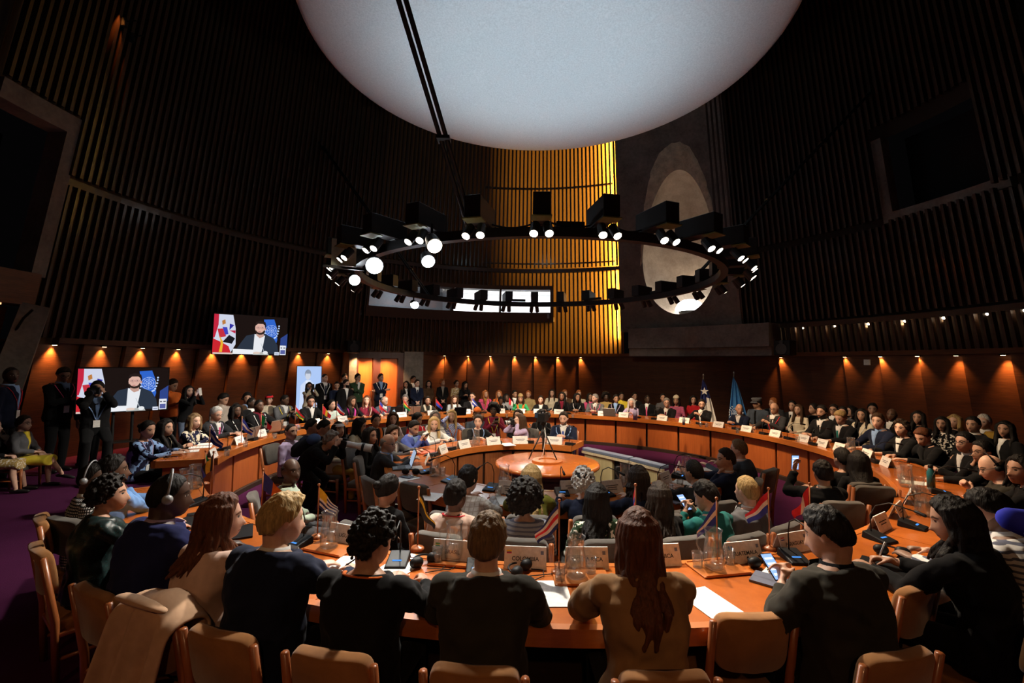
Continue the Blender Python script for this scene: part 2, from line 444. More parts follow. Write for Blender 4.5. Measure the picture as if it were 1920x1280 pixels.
for name, a0, a1 in SIDES:
    root = thing(name, {'wall_left': 'dark slatted timber wall of the hall carrying the television', 'wall_back': 'slatted timber wall behind the lighting ring, glowing gold beside the concrete bay',
                        'wall_right': 'dark slatted timber wall with the lamp ledge'}[name], 'wall', C1); root['kind'] = 'structure'
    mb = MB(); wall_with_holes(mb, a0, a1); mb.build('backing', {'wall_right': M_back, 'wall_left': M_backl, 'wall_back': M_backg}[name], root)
    # leaning, slightly pleated boards of the lower wall
    mb = MB(); st_ = 5.0; a = a0
    while a < a1 - .01:
        e = min(a + st_, a1)
        if not (a < DR[1] - .5 and e > DR[0] + .5 and name == 'wall_back'):
            vs = []
            for aa, o0 in ((a, 0.0), (e - .12, .10)):
                for z in (0, 2.36):
                    r = Rw(z) - o0; vs.append((r * math.cos(R(aa)), r * math.sin(R(aa)), z)); r += .3; vs.append((r * math.cos(R(aa)), r * math.sin(R(aa)), z))
            mb.add(vs, [(0, 4, 6, 2), (1, 3, 7, 5), (0, 2, 3, 1), (4, 5, 7, 6), (2, 6, 7, 3), (0, 1, 5, 4)])
        a = e
    mb.build('wainscot', M_wains, root)
    mb = MB(); up = MB()
    pitch = math.degrees(.158 / 9.3)
    k = int((a1 - a0) / pitch)
    for i in range(k + 1):
        a = a0 + i * pitch
        rs = [(2.46, TIER - .10)]
        if wl > a > wr: rs = [(2.46, 3.58), (4.86, TIER - .10)]
        elif a > gA: rs = []
        elif rA0 < a < rA1: rs = [(2.46, led - .08), (led + .1, rz0 - .22)]
        elif name == 'wall_right': rs = [(2.46, led - .08), (led + .1, TIER - .1)]
        for z0, z1 in rs: slat(mb, a, z0, z1, .30 if name == 'wall_back' else .06 + .24 * sstep(134, 124, a))
        z0 = TIER + .06
        if a > gA: z0 = 6.55
        if rA0 < a < rA1: z0 = rz1 + .15
        slat(up, a + pitch * .5, z0, 11.9, .34 if name == 'wall_back' else .14 + .20 * sstep(134, 124, a))
    mb.build('slat_cladding', M_slat, root); up.build('slat_cladding', M_slat, root)
    mb = MB()
    if name == 'wall_right':
        seg_cone(mb, a0, a1, led - .07, led + .05, -.05, .30, 30)
    else:
        seg_cone(mb, a0, min(a1, gA), TIER - .1, TIER + .02, -.05 if name == 'wall_left' else .28, .15 if name == 'wall_left' else .45, 30)
        if name == 'wall_back': seg_cone(mb, a0 + 1, 100, 8.15, 8.2, .29, .36, 20); seg_cone(mb, a0 + 1, 100, 5.62, 5.66, .29, .36, 20)
    mb.build('rail', M_slat, root)
    if name == 'wall_right': a0t = -2
# cornice over the lower wall
for i, (a0, a1) in enumerate(((-2, 67), (67, 120), (120, 172))):
    mb = MB(); seg_cone(mb, a0, a1, 2.36, 2.47, -.1, .16, 40)
    o = st(mb.build(f'trim_{i + 1}', M_wains, loc=C1)); o['label'] = ['timber cornice above the lit lower panels beneath the lamp ledge', 'timber cornice above the double door and the lit lower panels', 'timber cornice beneath the hanging television'][i]; o['category'] = 'cornice'
# plain wall behind the viewpoint, closing the hall
mb = MB(); seg_cone(mb, 184, 358, 0, 12, -.12, 0, 60); o = st(mb.build('wall_front', M_back, loc=C1)); o['label'] = 'dark wall closing the hall behind the nearest delegates'; o['category'] = 'wall'
mb = MB(); mb.lathe([(.01, 12), (7.8, 12), (7.8, 12.1), (.01, 12.1)], 64)
o = st(mb.build('ceiling', plain('black_ceiling', (.012, .012, .012), .9), loc=C1)); o['label'] = 'black ceiling above the white disc'; o['category'] = 'ceiling'
# great white disc
mb = MB(); prof = [(.01, 7.24)] + [(4.0 * math.sin(R(q)), 7.24 + .42 * (1 - math.cos(R(q)))) for q in range(6, 91, 6)] + [(3.98, 7.74), (3.9, 7.87), (.01, 8.0)]
mb.lathe(prof, 96)
M_disc = plain('white_plaster', (.78, .79, .80), .8)
o = st(mb.build('ceiling_disc', M_disc, loc=(.5, 7.6, 0), smooth=True)); o['label'] = 'huge white plaster disc hanging over the round table'; o['category'] = 'ceiling'

# concrete bay with egg shaped niche
bay = thing('wall_concrete', 'grey concrete bay with a tall egg shaped lit niche', 'wall', C1); bay['kind'] = 'structure'
OFF = .42
def bay_pt(a, z, off=OFF): r = Rw(z) - off; return V((r * math.cos(R(a)), r * math.sin(R(a)), z))
def egg(t, k=1.0):
    c, s_ = math.cos(t), math.sin(t)
    return (1274 - 68 * k * c * (1 - .16 * s_) * -1, 470 - (152 if s_ > 0 else 119) * k * s_)
NE = 72
hole = []
for i in range(NE):
    x, y = egg(2 * PI * i / NE); p = at_cone(x, y, OFF); hole.append((ang(p), p.z))
hc_a = sum(h[0] for h in hole) / NE; hc_z = sum(h[1] for h in hole) / NE
z0b, z1b = 3.2, 11.9
mb = MB(); rings = []
for q in (0, .25, .5, .75, 1):
    ring = []
    for i, (a, z) in enumerate(hole):
        da, dz = a - hc_a, z - hc_z
        k = 1e9
        if da > 1e-6: k = min(k, (cb - hc_a) / da)
        if da < -1e-6: k = min(k, (ca - hc_a) / da)
        if dz > 1e-6: k = min(k, (z1b - hc_z) / dz)
        if dz < -1e-6: k = min(k, (z0b - hc_z) / dz)
        ea, ez = hc_a + da * k, hc_z + dz * k
        ring.append(bay_pt(a + (ea - a) * q, z + (ez - z) * q))
    rings.append(ring)
mb.loft(rings, 0, False)
for a_, z_ in ((ca, z0b), (ca, z1b), (cb, z1b), (cb, z0b)):                # the four missing corners
    pass
cor = sorted(range(NE), key=lambda i: 0)
def nearest_corner(a_, z_):
    pts = rings[-1]; c = bay_pt(a_, z_)
    j = sorted(range(NE), key=lambda i: (pts[i] - c).length)[:6]
    j.sort(); return c, pts, j
for a_, z_ in ((ca, z0b), (ca, z1b), (cb, z1b), (cb, z0b)):
    c, pts, j = nearest_corner(a_, z_)
    for i in range(NE):
        k2 = (i + 1) % NE
        p, q = pts[i], pts[k2]
        on = lambda w_: (abs(w_.z - z_) < 1e-3, abs(math.degrees(math.atan2(w_.y, w_.x)) - a_) < 1e-3)
        if (on(p)[0] and on(q)[1] and not on(q)[0]) or (on(p)[1] and on(q)[0] and not on(q)[1]):
            mb.add([p, q, c], [(0, 1, 2)])
for a_, s_ in ((ca, -1), (cb, 1)):
    for zi in range(12):
        za, zb = z0b + (z1b - z0b) * zi / 12, z0b + (z1b - z0b) * (zi + 1) / 12
        mb.add([bay_pt(a_, za), bay_pt(a_, zb), bay_pt(a_, zb, .02), bay_pt(a_, za, .02)], [(0, 1, 2, 3)])
mb.build('bay_face', M_conc, bay)
mb = MB(); rr = []
for dep, k in ((0, 1.0), (-.25, 1.0), (-.6, .97), (-.95, .86), (-1.15, .6), (-1.22, .25), (-1.24, .02)):
    rr.append([bay_pt(hc_a + (a - hc_a) * k, hc_z + (z - hc_z) * k, OFF + dep) for a, z in hole])
mb.loft(rr, 0, True); mb.f.pop(-2); mb.m.pop(-2)
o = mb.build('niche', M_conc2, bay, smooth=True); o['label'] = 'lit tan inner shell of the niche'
OUTL = [(1200, 500), (1202, 460), (1203, 420), (1208, 385), (1214, 350), (1221, 318), (1236, 287), (1256, 270), (1274, 266), (1292, 275), (1308, 300), (1321, 332), (1333, 372), (1342, 420), (1345, 450), (1343, 490)]
mb = MB(); ro = []
NO = 60
def onp(u):
    f = u * (len(OUTL) - 1); i = min(int(f), len(OUTL) - 2); f -= i
    return tuple(OUTL[i][k] * (1 - f) + OUTL[i + 1][k] * f for k in (0, 1))
for q in range(5):
    ring = []
    for i in range(NO + 1):
        ox, oy = onp(i / NO)
        t = math.atan2((470 - oy) / 152.0, (ox - 1274) / 68.0)
        ix, iy = egg(t, 1.0)
        jit = 2.5 * mnoise.noise(V((i * .7, 2, 0)))
        x, y = ix + (ox + jit - ix) * q / 4, iy + (oy - abs(jit) - iy) * q / 4
        p = at_cone(x, y, OFF + (.03 + .03 * mnoise.noise(V((i * .8, q, 5))) if 0 < q < 4 else (.0 if q == 4 else .02)))
        ring.append(p - C1)
    ro.append(ring)
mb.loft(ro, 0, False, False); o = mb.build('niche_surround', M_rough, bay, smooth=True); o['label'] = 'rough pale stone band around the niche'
# projecting concrete box under the bay
mb = MB()
ba0, ba1 = ang(at_cone(1448, 640, .9)), ang(at_cone(1180, 640, .9))
mb.arc(8.35, 9.6, 2.62, 3.28, ba0, ba1, 16); mb.arc(8.5, 9.6, 2.36, 2.62, ba0, ba1, 16)
o = mb.build('balcony_front', M_conc, bay); o['label'] = 'concrete balcony projecting under the bay'
mb = MB(); a = 45.9
while a < 67.4:
    e = min(a + 3.1, 67.6); vs = []
    for aa, o0 in ((a, 0.0), (e - .12, .10)):
        for z in (0, 2.40):
            r = Rw(z) - o0; vs.append((r * math.cos(R(aa)), r * math.sin(R(aa)), z)); r += .3; vs.append((r * math.cos(R(aa)), r * math.sin(R(aa)), z))
    mb.add(vs, [(0, 4, 6, 2), (1, 3, 7, 5), (0, 2, 3, 1), (4, 5, 7, 6), (2, 6, 7, 3), (0, 1, 5, 4)]); a = e
mb.build('wainscot', M_wains, bay)
# niche floodlight
fp = at_cone(1293, 583, OFF - .5)
t = thing('niche_floodlight', 'blazing white floodlight at the foot of the concrete niche', 'floodlight', fp, R(ang(fp) - 90))
mb = MB(); mb.lathe([(.16, -.20), (.28, -.14), (.36, -.02), (.36, .05), (.34, .05), (.34, -.0), (.1, -.02)], 24); mb.build('housing', M_mblack, t)
mb = MB(); mb.lathe([(.30, -.02), (.46, .0), (.44, .12), (.36, .26), (.22, .36), (.01, .40)], 24); mb.build('lens', glow('flood_lens', (.93, .96, 1), 9), t, smooth=True)
spot('niche_spot', fp + V((0, 0, .45)), bay_pt(hc_a, hc_z + 1.0, -.5) + C1, 24, 110, (1, .80, .58), .6, .1)
spot('niche_spot', bay_pt(hc_a + 1.2, hole[NE * 3 // 4][1] + .25, OFF - .5) + C1, bay_pt(hc_a + .5, hc_z + .5, -.9) + C1, 20, 120, (1, .75, .48), .6, .1)

# golden wash hidden behind the edge of the bay
zl0, zl1 = 3.0, 10.6
pl0, pl1 = bay_pt(cb + .25, zl0, .17) + C1, bay_pt(cb + .25, zl1, .17) + C1
lit = area('cove_light', (pl0 + pl1) / 2, (0, 0, 0), 780, .20, (pl1 - pl0).length, (1, .52, .08))
_y = (pl1 - pl0).normalized(); _tan = V((-math.sin(R(cb)), math.cos(R(cb)), 0)); _z = (-_tan - _y * (-_tan).dot(_y)).normalized(); _x = _y.cross(_z)
lit.rotation_euler = Matrix((_x, _y, _z)).transposed().to_euler()
# booth windows
win = thing('window_1', 'long lit interpreter booth window in the slatted wall behind the lighting ring', 'window', C1); win['kind'] = 'structure'
zb0, zb1 = 3.92, 4.72
M_frame = plain('brown_window_frame', (.07, .04, .025), .6)
divs = [wl, ang(at_cone(846, 560)), ang(at_cone(937, 560)), wr]
mb = MB(); seg_cone(mb, wr - .3, wl + .3, 3.58, zb0, .02, .42, 16); seg_cone(mb, wr - .3, wl + .3, zb1, 4.86, .02, .42, 16)
for q in divs: seg_cone(mb, q - .22, q + .22, zb0, zb1, .02, .42, 1)
mb.build('window_frame', M_frame, win)
mb = MB()
for i in range(3): seg_cone(mb, divs[i + 1] + .25, divs[i] - .25, zb0, zb1, -.005, .0, 6)
mb.build('glass', M_pane, win)
mb = MB()
for z in (zb0 - .25, zb1 + .25):
    mb.arc(Rw(4.3) + .1, Rw(4.3) + 2.2, z - .04, z + .04, wr - .6, wl + .6, 14)
mb.arc(Rw(4.3) + 2.1, Rw(4.3) + 2.2, zb0 - .25, zb1 + .25, wr - .6, wl + .6, 14)
for q in (wr - .5, divs[1], wl + .5): mb.arc(Rw(4.3) + .1, Rw(4.3) + 2.2, zb0 - .25, zb1 + .25, q - .1, q + .1, 1)
mb.build('booth_room', plain('booth_white', (.8, .8, .8), .8), win)
mb = MB(); mb.arc(Rw(4.3) - .60, Rw(4.3) - .42, 3.70, 3.84, wr + .4, wr + .9, 1); mb.build('wall_box', plain('grey_box', (.3, .3, .3), .6), win)
for q, pw, cc in (((divs[1] + divs[2]) / 2, 70, (.93, .97, 1)), ((divs[2] + divs[3]) / 2, 80, (.93, .97, 1)), ((divs[0] + divs[1]) / 2, 6, (.75, .85, 1))):
    p = P(q, Rw(4.3) + 1.2, zb1 + .18); area('booth_light', p, p - V((0, 0, 1)), pw, 1.2, 1.2, cc)
# gallery opening, ledge and column beside the standing men
gal = thing('window_2', 'dark gallery opening with a concrete frame above the standing delegates', 'window', C1); gal['kind'] = 'structure'
mb = MB(); seg_cone(mb, gA, 184, 6.2, 6.52, -.2, .18, 8); seg_cone(mb, gA - .2, gA + 1.3, 3.55, 6.5, -.2, .18, 2); mb.build('window_frame', M_conc, gal)
mb = MB(); seg_cone(mb, gA, 184, 3.5, 6.3, -1.5, -1.4, 8); mb.build('gallery_back', M_black, gal)
mb = MB(); seg_cone(mb, gA + .4, 184, 3.02, 3.60, -.2, .22, 8); o = mb.build('ledge', M_wains, gal)
mb = MB(); seg_cone(mb, gA + 3.0, 184, 2.99, 3.02, -.0, .1, 8); o = mb.build('light_strip', glow('strip_glow', (1, .45, .2), 2.2), gal)
c0, c1_ = at_cone(68, 574, .2), at_cone(14, 706, .35)
mb = MB(); mb.tube([c1_ - C1 + V((-.12, -.1, -.9)), c0 - C1], [.30, .26], 4, 0); o = mb.build('column', M_conc, gal)
mb = MB(); seg_cone(mb, gA + .5, 184, 0, 3.0, -.4, -.3, 8); mb.build('recess_wall', M_wains, gal)
mb = MB(); mb.tube([c0 - C1 + V((.25, -.3, -.1)), c0 - C1 + V((.1, -.3, -.25)), c0 - C1 + V((-.1, -.3, -.6)), c0 - C1 + V((-.35, -.3, -.75))], .02, 6); mb.build('cable', M_black, gal)
# second dark opening
g2 = thing('window_3', 'dark opening with a thin concrete frame high above the lamp ledge', 'window', C1); g2['kind'] = 'structure'
mb = MB(); seg_cone(mb, rA0, rA1, rz0 - .22, rz0, -.1, .16, 8); seg_cone(mb, rA1 - .2, rA1 + 1.2, rz0 - .22, rz1, -.1, .16, 2); mb.build('window_frame', M_conc, g2)
mb = MB(); seg_cone(mb, rA0, rA1 + .5, rz0 - .3, rz1 + .2, -1.0, -.9, 8); mb.build('gallery_back', M_black, g2)
# double door
dr = thing('door_1', 'bright orange double door with dark frame behind standing delegates', 'door', C1); dr['kind'] = 'structure'
M_door = wood('orange_door_wood', (.48, .115, .022), (.66, .17, .04), (8, 8, .6), 5, .35, .25)
M_dframe = wood('dark_door_frame', (.05, .016, .014), (.09, .03, .024), (8, 8, .6), 6, .4, .2)
dpx = lambda x: ang(at_cone(x, 700, .1))
mb = MB()
for x0, x1 in ((655, 661), (690, 704), (738, 749)): mb.arc(8.98, 9.5, 0, 2.30, dpx(x1), dpx(x0), 2, 0)
mb.arc(8.98, 9.5, 2.20, 2.40, dpx(749), dpx(655), 4); mb.build('door_frame', M_dframe, dr)
for i, (x0, x1) in enumerate(((661, 690), (704, 738))):
    mb = MB(); mb.arc(9.1, 9.16, 0.01, 2.20, dpx(x1) + .02, dpx(x0) - .02, 3); o = mb.build('door_leaf', M_door, dr)
    mb = MB(); q = P(dpx(x1 - 3 if i == 0 else x0 + 3), 9.05, 1.0) - C1; mb.tube([q + V((0, 0, -.12)), q + V((0, 0, .12))], .015, 8); h = mb.build('door_handle', M_chrome, o)
mb = MB()
for x0, x1 in ((641, 656), (749, 786)): mb.arc(8.9, 9.7, 0, 2.44, dpx(x1), dpx(x0), 2)
mb.build('door_surround', M_conc, dr)
mb = MB(); seg_cone(mb, DR[0] - 1.5, DR[1] + 1.5, 0, 2.4, -.4, -.3, 6); mb.build('lobby_wall', M_back, dr)
for x in (677, 703, 731):
    p = at_cone(x, 664, .92); p.z = 2.30; q = P(ang(p), 9.1, 1.1)
    spot('door_light', p, q, 150, 100, (1, .55, .25), .8, .03)
# ------------------------------------------------------------------ downlights under the cornice
WALLX = [(97, 643), (191, 648), (264, 650), (331, 655), (398, 658), (453, 660), (506, 662), (559, 663), (614, 664), (833, 666), (877, 667), (919, 668), (965, 669), (1004, 669), (1046, 670), (1089, 670),
         (1466, 671), (1587, 670), (1654, 670), (1724, 668), (1797, 665), (1886, 662)]
WNAMES = ['over the tall man in navy', 'over the man reading his papers', 'over the standing television', 'beside the standing television', 'between both televisions', 'under the hanging television near side', 'under the hanging television far side', 'above the portrait screen', 'between portrait screen and orange door',
          'above the woman with backlit curly hair', 'above the woman in gold print', 'first after the gold print woman', 'second after the gold print woman', 'third after the gold print woman', 'fourth after the gold print woman', 'last before the concrete bay',
          'beneath the black loudspeaker', 'first past the loudspeaker', 'second past the loudspeaker', 'third past the loudspeaker', 'fourth past the loudspeaker', 'farthest round past the loudspeaker']
for (x, y), nm in zip(WALLX, WNAMES):
    p = at_cone(x, y, .05); a = ang(p); q = P(a, Rw(2.36) - .12, 2.352)
    t = thing('downlight', 'small warm downlight in the cornice ' + nm, 'downlight', q, 0, 'downlights along the cornice')
    mb = MB(); mb.lathe([(.055, -.03), (.06, 0), (.02, .006)], 14); mb.build('housing', M_mblack, t)
    mb = MB(); mb.lathe([(.005, -.034), (.03, -.034), (.045, -.028)], 14); mb.build('lens', M_warm, t)
    pw = 14 if x < 1100 else 11
    if x in (1724, 1797, 1587): pw = 7
    spot('downlight_beam', q - V((0, 0, .05)), P(a, Rw(1.5) + .02, 1.5), pw * 12, 74, (1, .40, .10), 1.0, .03)
for i, (x, y) in enumerate([(1441, 607), (1503, 602), (1563, 600), (1628, 590), (1698, 581), (1767, 568), (1846, 556), (1917, 540)]):
    p = at_cone(x, y, .22); p.z = led - .085; a = ang(p)
    t = thing('ledge_lamp', ['first', 'second', 'third', 'fourth', 'fifth', 'sixth', 'seventh', 'eighth'][i] + ' bright bulb under the dark ledge, counting from the concrete bay', 'lamp', p, R(a), 'bulbs under the ledge')
    mb = MB(); mb.lathe([(.03, 0), (.06, 0), (.065, .02), (.02, .025)], 12); mb.build('housing', M_mblack, t)
    mb = MB(); mb.ball((0, 0, -.02), (.05, .05, .03), 12, 6); mb.build('bulb', glow('bulb_glow', (1, .75, .5), 14 if i != 2 else 4), t)
    point('ledge_glow', p - V((0, 0, .08)), 1.2, (1, .55, .25))
# warm spot high on the slats
sp = at_cone(222, 60, .45); tp = at_cone(212, 165, .0)
spot('slat_spot', sp + V((0, 0, .6)), tp, 90, 26, (1, .30, .06), .7, .03)
for i, (x, y) in enumerate(((233, 50), (247, 78))):
    p = at_cone(x, y, .3); t = thing('wall_spotlight', ['upper black spotlight casting orange on the high slats', 'lower black spotlight beside the orange patch on the slats'][i], 'spotlight', p, R(ang(p) + 90))
    mb = MB(); mb.tube([(0, 0, .16), (0, 0, 0)], .05, 12); mb.build('housing', M_mblack, t)
    mb = MB(); mb.tube([(0, .04, .1), (0, -.26 * -1, .1)], .012, 6); mb.build('bracket', M_mblack, t)

# ------------------------------------------------------------------ lighting ring
RZ, RR = 3.43, 2.87
ring = thing('lighting_ring', 'black suspended ring truss carrying spotlights over the tables', 'light ring', (C1.x, C1.y, RZ))
mb = MB(); mb.lathe([(RR - .05, -.05), (RR + .05, -.05), (RR + .05, .05), (RR - .05, .05), (RR - .05, -.05)], 96, cap=False); mb.build('ring_beam', M_mblack, ring)
for a in (253, 138, 17):
    d = V((math.cos(R(a)), math.sin(R(a)), 0)); s_ = V((-d.y, d.x, 0))
    mb = MB()
    for q in (-.03, .03): mb.tube([d * RR + s_ * q, d * (RR + 5.4) + s_ * q + V((0, 0, 5.1))], .022, 8)
    for k in (.7, 2.0, 3.4, 4.8): mb.box(d * (RR + k * 1.06) + V((0, 0, k)), (.12, .12, .03))
    mb.build('hanging_rod', M_mblack, ring)
mb = MB()
for i in range(60):
    pass
for a0, a1 in ((257, 267), (270, 279), (283, 291), (296, 303)):
    pts = []
    for k in range(9):
        u = k / 8; a = R(a0 + (a1 - a0) * u); pts.append((math.cos(a) * (RR + .02), math.sin(a) * (RR + .02), .10 - .05 * math.sin(PI * u)))
    mb.tube(pts, .010, 6)
mb.build('cable', M_black, ring)
for a in (274, 95, 60, 30):
    mb = MB(); mb.box(V((math.cos(R(a)) * RR, math.sin(R(a)) * RR, .09)), (.07, .30, .05), Matrix.Rotation(R(a), 3, 'Z')); mb.build('ballast_box', M_mblack, ring)
ORD = ['first', 'second', 'third', 'fourth', 'fifth', 'sixth', 'seventh', 'eighth', 'ninth', 'tenth', 'eleventh', 'twelfth', 'thirteenth', 'fourteenth', 'fifteenth', 'sixteenth', 'seventeenth', 'eighteenth', 'nineteenth', 'twentieth',
       'twenty-first', 'twenty-second', 'twenty-third', 'twenty-fourth', 'twenty-fifth', 'twenty-sixth', 'twenty-seventh', 'twenty-eighth', 'twenty-ninth', 'thirtieth']
M_boxb = plain('black_painted_housing', (.014, .013, .013), .5, .2)
def lamp_unit(k):
    t = thing('spotlight_box', '', 'spotlight', (0, 0, 0), 0, 'spotlights around the lighting ring')
    mb = MB(); mb.box((0, .17, .172), (.17, .50, .22)); mb.box((0, .0, .058), (.10, .16, .010)); bevel(mb.build('housing', M_boxb, t), .006, 1)
    mb = MB(); mb.box((0, .36, .045), (.20, .16, .012)); mb.build('reflector_plate', plain('yellow_green_gel_plate', (.16, .17, .05), .5), t)
    for s_ in (-1, 1):
        c = V((s_ * .06, .30, -.02)); d = V((s_ * .12, .62, -.78)).normalized()
        mb = MB(); mb.tube([c - d * .02, c + d * .13], [.047, .047], 14); o = mb.build('lamp', M_mblack, t)
        mb = MB(); e = c + d * .131; u = d.orthogonal().normalized(); w_ = d.cross(u)
        mb.add([e + (u * math.cos(2 * PI * q / 16) + w_ * math.sin(2 * PI * q / 16)) * .040 for q in range(16)], [tuple(range(16))[::-1]]); mb.build('lens', M_lens, o)
    return t
proto = None
for i in range(30):
    a = 253.0 + 14.8 + 12 * i
    t = lamp_unit(0) if proto is None else copy_tree(proto)
    proto = proto or t
    t.location = P(a, RR, RZ); t.rotation_euler = (0, 0, R(a - 90))
    t['label'] = ORD[i] + ' black spotlight box along the lighting ring, counting anticlockwise from the slanted hanging rod'
    wx = math.cos(R(a))
    am = a % 360
    warm = (1, .70, .42) if (am > 300 or am < 75) else ((1, .80, .58) if am < 120 or am > 275 else (1, .90, .76))
    if i % 2 == 0:
        pw = 520
        if am < 60 or am > 300: pw = 400
        if 186 < am < 242: pw = 330
        spot('ring_beam_light', P(a, RR + .45, RZ - .16), P(a, 5.2, .75), pw, 74, warm, .7, .05)
for i in range(6):   # lamps turned inwards onto the inner desk
    a = 30 + 60 * i
    spot('ring_inner_light', P(a, RR + .1, RZ - .16), P(a, .9, .7), 320, 70, (1, .82, .6), .7, .05)
for i in range(6):   # uplights added to brighten the disc, without fixtures on the ring
    a = 20 + 60 * i
    spot('disc_fill_light', P(a, RR - .3, RZ + .34), (C1.x + .1, C1.y, 7.1), 104, 112, (.64, .87, 1), .9, .1)
for a, pw in ((95, 260), (118, 260), (140, 260), (162, 150), (184, 90), (60, 90), (25, 60)):   # fill spots added to brighten the rows by the wall
    spot('far_fill_light', P(a, RR + .45, RZ - .12), P(a, 8.0, 1.2), pw, 44, (1, .84, .66), .9, .05)
for a in (228, 250, 268, 286, 304):   # unseen lamps added to light the backs of the nearest delegates
    q = P(a, 8.9, 3.45); t = thing('ledge_lamp', ['first', 'second', 'third', 'fourth', 'fifth'][int((a - 228) / 18.1)] + ' added unseen bulb on the wall behind the nearest delegates', 'lamp', q, R(a), 'bulbs under the ledge')
    mb = MB(); mb.lathe([(.03, 0), (.06, 0), (.065, .02), (.02, .025)], 12); mb.build('housing', M_mblack, t)
    mb = MB(); mb.ball((0, 0, -.02), (.05, .05, .03), 12, 6); mb.build('bulb', glow('bulb_glow', (1, .75, .5), 14), t)
    spot('back_fill_beam', q - V((0, 0, .07)), P(a, 5.0, .8), {228: 20, 250: 44, 268: 64, 286: 26, 304: 5}[a], 70, (1, .50, .22), .8, .05)
# cool flood lamps
for i, (x, y, aim, pw) in enumerate(((702, 498, (-.5, 2.0, 1.2), 36), (665, 525, (0, 2.6, 1.1), 26), (778, 572, (.3, 5, 1), 70), (803, 490, (.2, 2.5, 1.0), 40), (815, 461, (.4, 2.2, 1.0), 30))):
    p = at_z(x, y, 3.2)
    t = thing('flood_lamp', ['largest glaring white flood lamp under the ring, beside the bare panel', 'smaller white flood lamp beside the outermost lamp cluster', 'lone glaring white flood lamp low on the far side of the ring', 'white flood lamp on a short arm under the ring', 'bright pair of warm white lamps beside the slanted rod'][i], 'flood lamp', p, face_to(p, aim), 'glaring flood lamps')
    d = (V(aim) - p); el = math.asin(d.normalized().z)
    rot = Matrix.Rotation(el, 3, 'X')
    r_ = .075 if i != 0 else .10
    mb = MB(); mb.tube([rot @ V((0, -.16, 0)), rot @ V((0, 0, 0))], [r_ * .8, r_ * 1.08], 16); mb.tube([(0, -.1, 0), (0, -.1, .25)], .014, 6); mb.build('housing', M_mblack, t)
    mb = MB(); mb.ball(rot @ V((0, .005, 0)), (r_ * .97, .03, r_ * .97), 16, 8, rot); mb.build('lens', M_cool if i < 4 else M_lens, t)
    spot('flood_beam', p + d.normalized() * .08, aim, pw, 80, (.80, .90, 1) if i < 4 else (1, .9, .75), .6, .06)
p = at_z(645, 474, 3.45)
t = thing('deflector_panel', 'pale square reflector panel hung on the lighting ring beside the floods', 'panel', p, R(25))
mb = MB(); mb.box((0, 0, .0), (.30, .02, .34)); mb.build('panel_sheet', plain('pale_green_sheet', (.52, .55, .40), .6), t)
mb = MB(); mb.box((0, -.03, -.2), (.5, .03, .03)); mb.build('bracket', M_mblack, t)
# ================================================================== desks
TZ = .74
def gap_arcs(a0, a1, step, gap):
    n = max(1, round((a1 - a0) / step)); s_ = (a1 - a0) / n
    return [(a0 + i * s_ + gap, a0 + (i + 1) * s_ - gap) for i in range(n)]
A0, A1 = -145.5, 198.5
RI, RO = 4.55, 5.30
desk = thing('conference_desk', 'huge ring shaped conference desk with polished orange wood top, open beside the photographers', 'desk', C1)
mb = MB()
for a, e in gap_arcs(A0, A1, 9.8, .03): mb.arc(RI + .05, RO - .05, TZ - .04, TZ, a, e, 5)
mb.build('tabletop', M_tablewood, desk)
mb = MB(); mb.arc(RI, RI + .05, TZ - .085, TZ + .004, A0, A1, 150); o = mb.build('inner_edge', M_rimwood, desk)
mb = MB(); mb.arc(RO - .05, RO, TZ - .085, TZ + .004, A0, A1, 150); mb.build('outer_edge', M_rimwood, desk)
mb = MB()
for e in (A0, A1):
    s_ = .5 if e == A0 else -.5
    mb = MB(); mb.arc(RI, RO, TZ - .085, TZ + .004, min(e, e + s_), max(e, e + s_), 1); mb.build('end_edge', M_rimwood, desk)
mb = MB(); mb.arc(RI + .16, RI + .20, 0, TZ - .05, A0 + .3, A1 - .3, 120); mb.arc(RI + .03, RI + .2, .0, .07, A0 + .3, A1 - .3, 120)
mb.build('carcass', plain('dark_desk_carcass', (.03, .012, .006), .7), desk)
for a, e in gap_arcs(A0 + .4, A1 - .4, 9.8, .32):
    mb = MB(); mb.arc(RI + .075, RI + .105, .075, TZ - .115, a, e, 6); mb.build('front_panel', M_panelwood, desk)
mb = MB()
for e in (A0 + .3, A1 - .6):
    mb = MB(); mb.arc(RI + .08, RO - .12, 0, TZ - .05, e, e + .3, 1); mb.build('end_panel', M_panelwood, desk)
# inner desk: radius varies
B0, B1 = 62.0, 346.0
def rin(a):
    pts = [(62, 1.20), (100, 1.22), (180, 1.42), (270, 1.50), (346, 1.74)]
    for (p, q), (r, t) in zip(pts, pts[1:]):
        if p <= a <= r: return q + (t - q) * (a - p) / (r - p)
    return pts[0][1] if a < 62 else pts[-1][1]
IW = .62
def sweep(mb, d0, d1, z0, z1, a0, a1, n, mat=0):
    rings = []
    for i in range(n + 1):
        a = a0 + (a1 - a0) * i / n; r = rin(a); c, q = math.cos(R(a)), math.sin(R(a))
        rings.append([V(((r + d) * c, (r + d) * q, z)) for d, z in ((d0, z0), (d1, z0), (d1, z1), (d0, z1))])
    mb.loft(rings, mat)
desk2 = thing('conference_desk', 'smaller horseshoe shaped inner desk around the low round table', 'desk', C2)
mb = MB()
for a, e in gap_arcs(B0, B1, 24, .1): sweep(mb, .04, IW - .04, TZ - .04, TZ, a, e, 8)
mb.build('tabletop', M_tablewood, desk2)
mb = MB(); sweep(mb, 0, .04, TZ - .085, TZ + .003, B0, B1, 110); mb.build('inner_edge', M_rimwood, desk2)
mb = MB(); sweep(mb, IW - .04, IW, TZ - .085, TZ + .003, B0, B1, 110); mb.build('outer_edge', M_rimwood, desk2)
mb = MB()
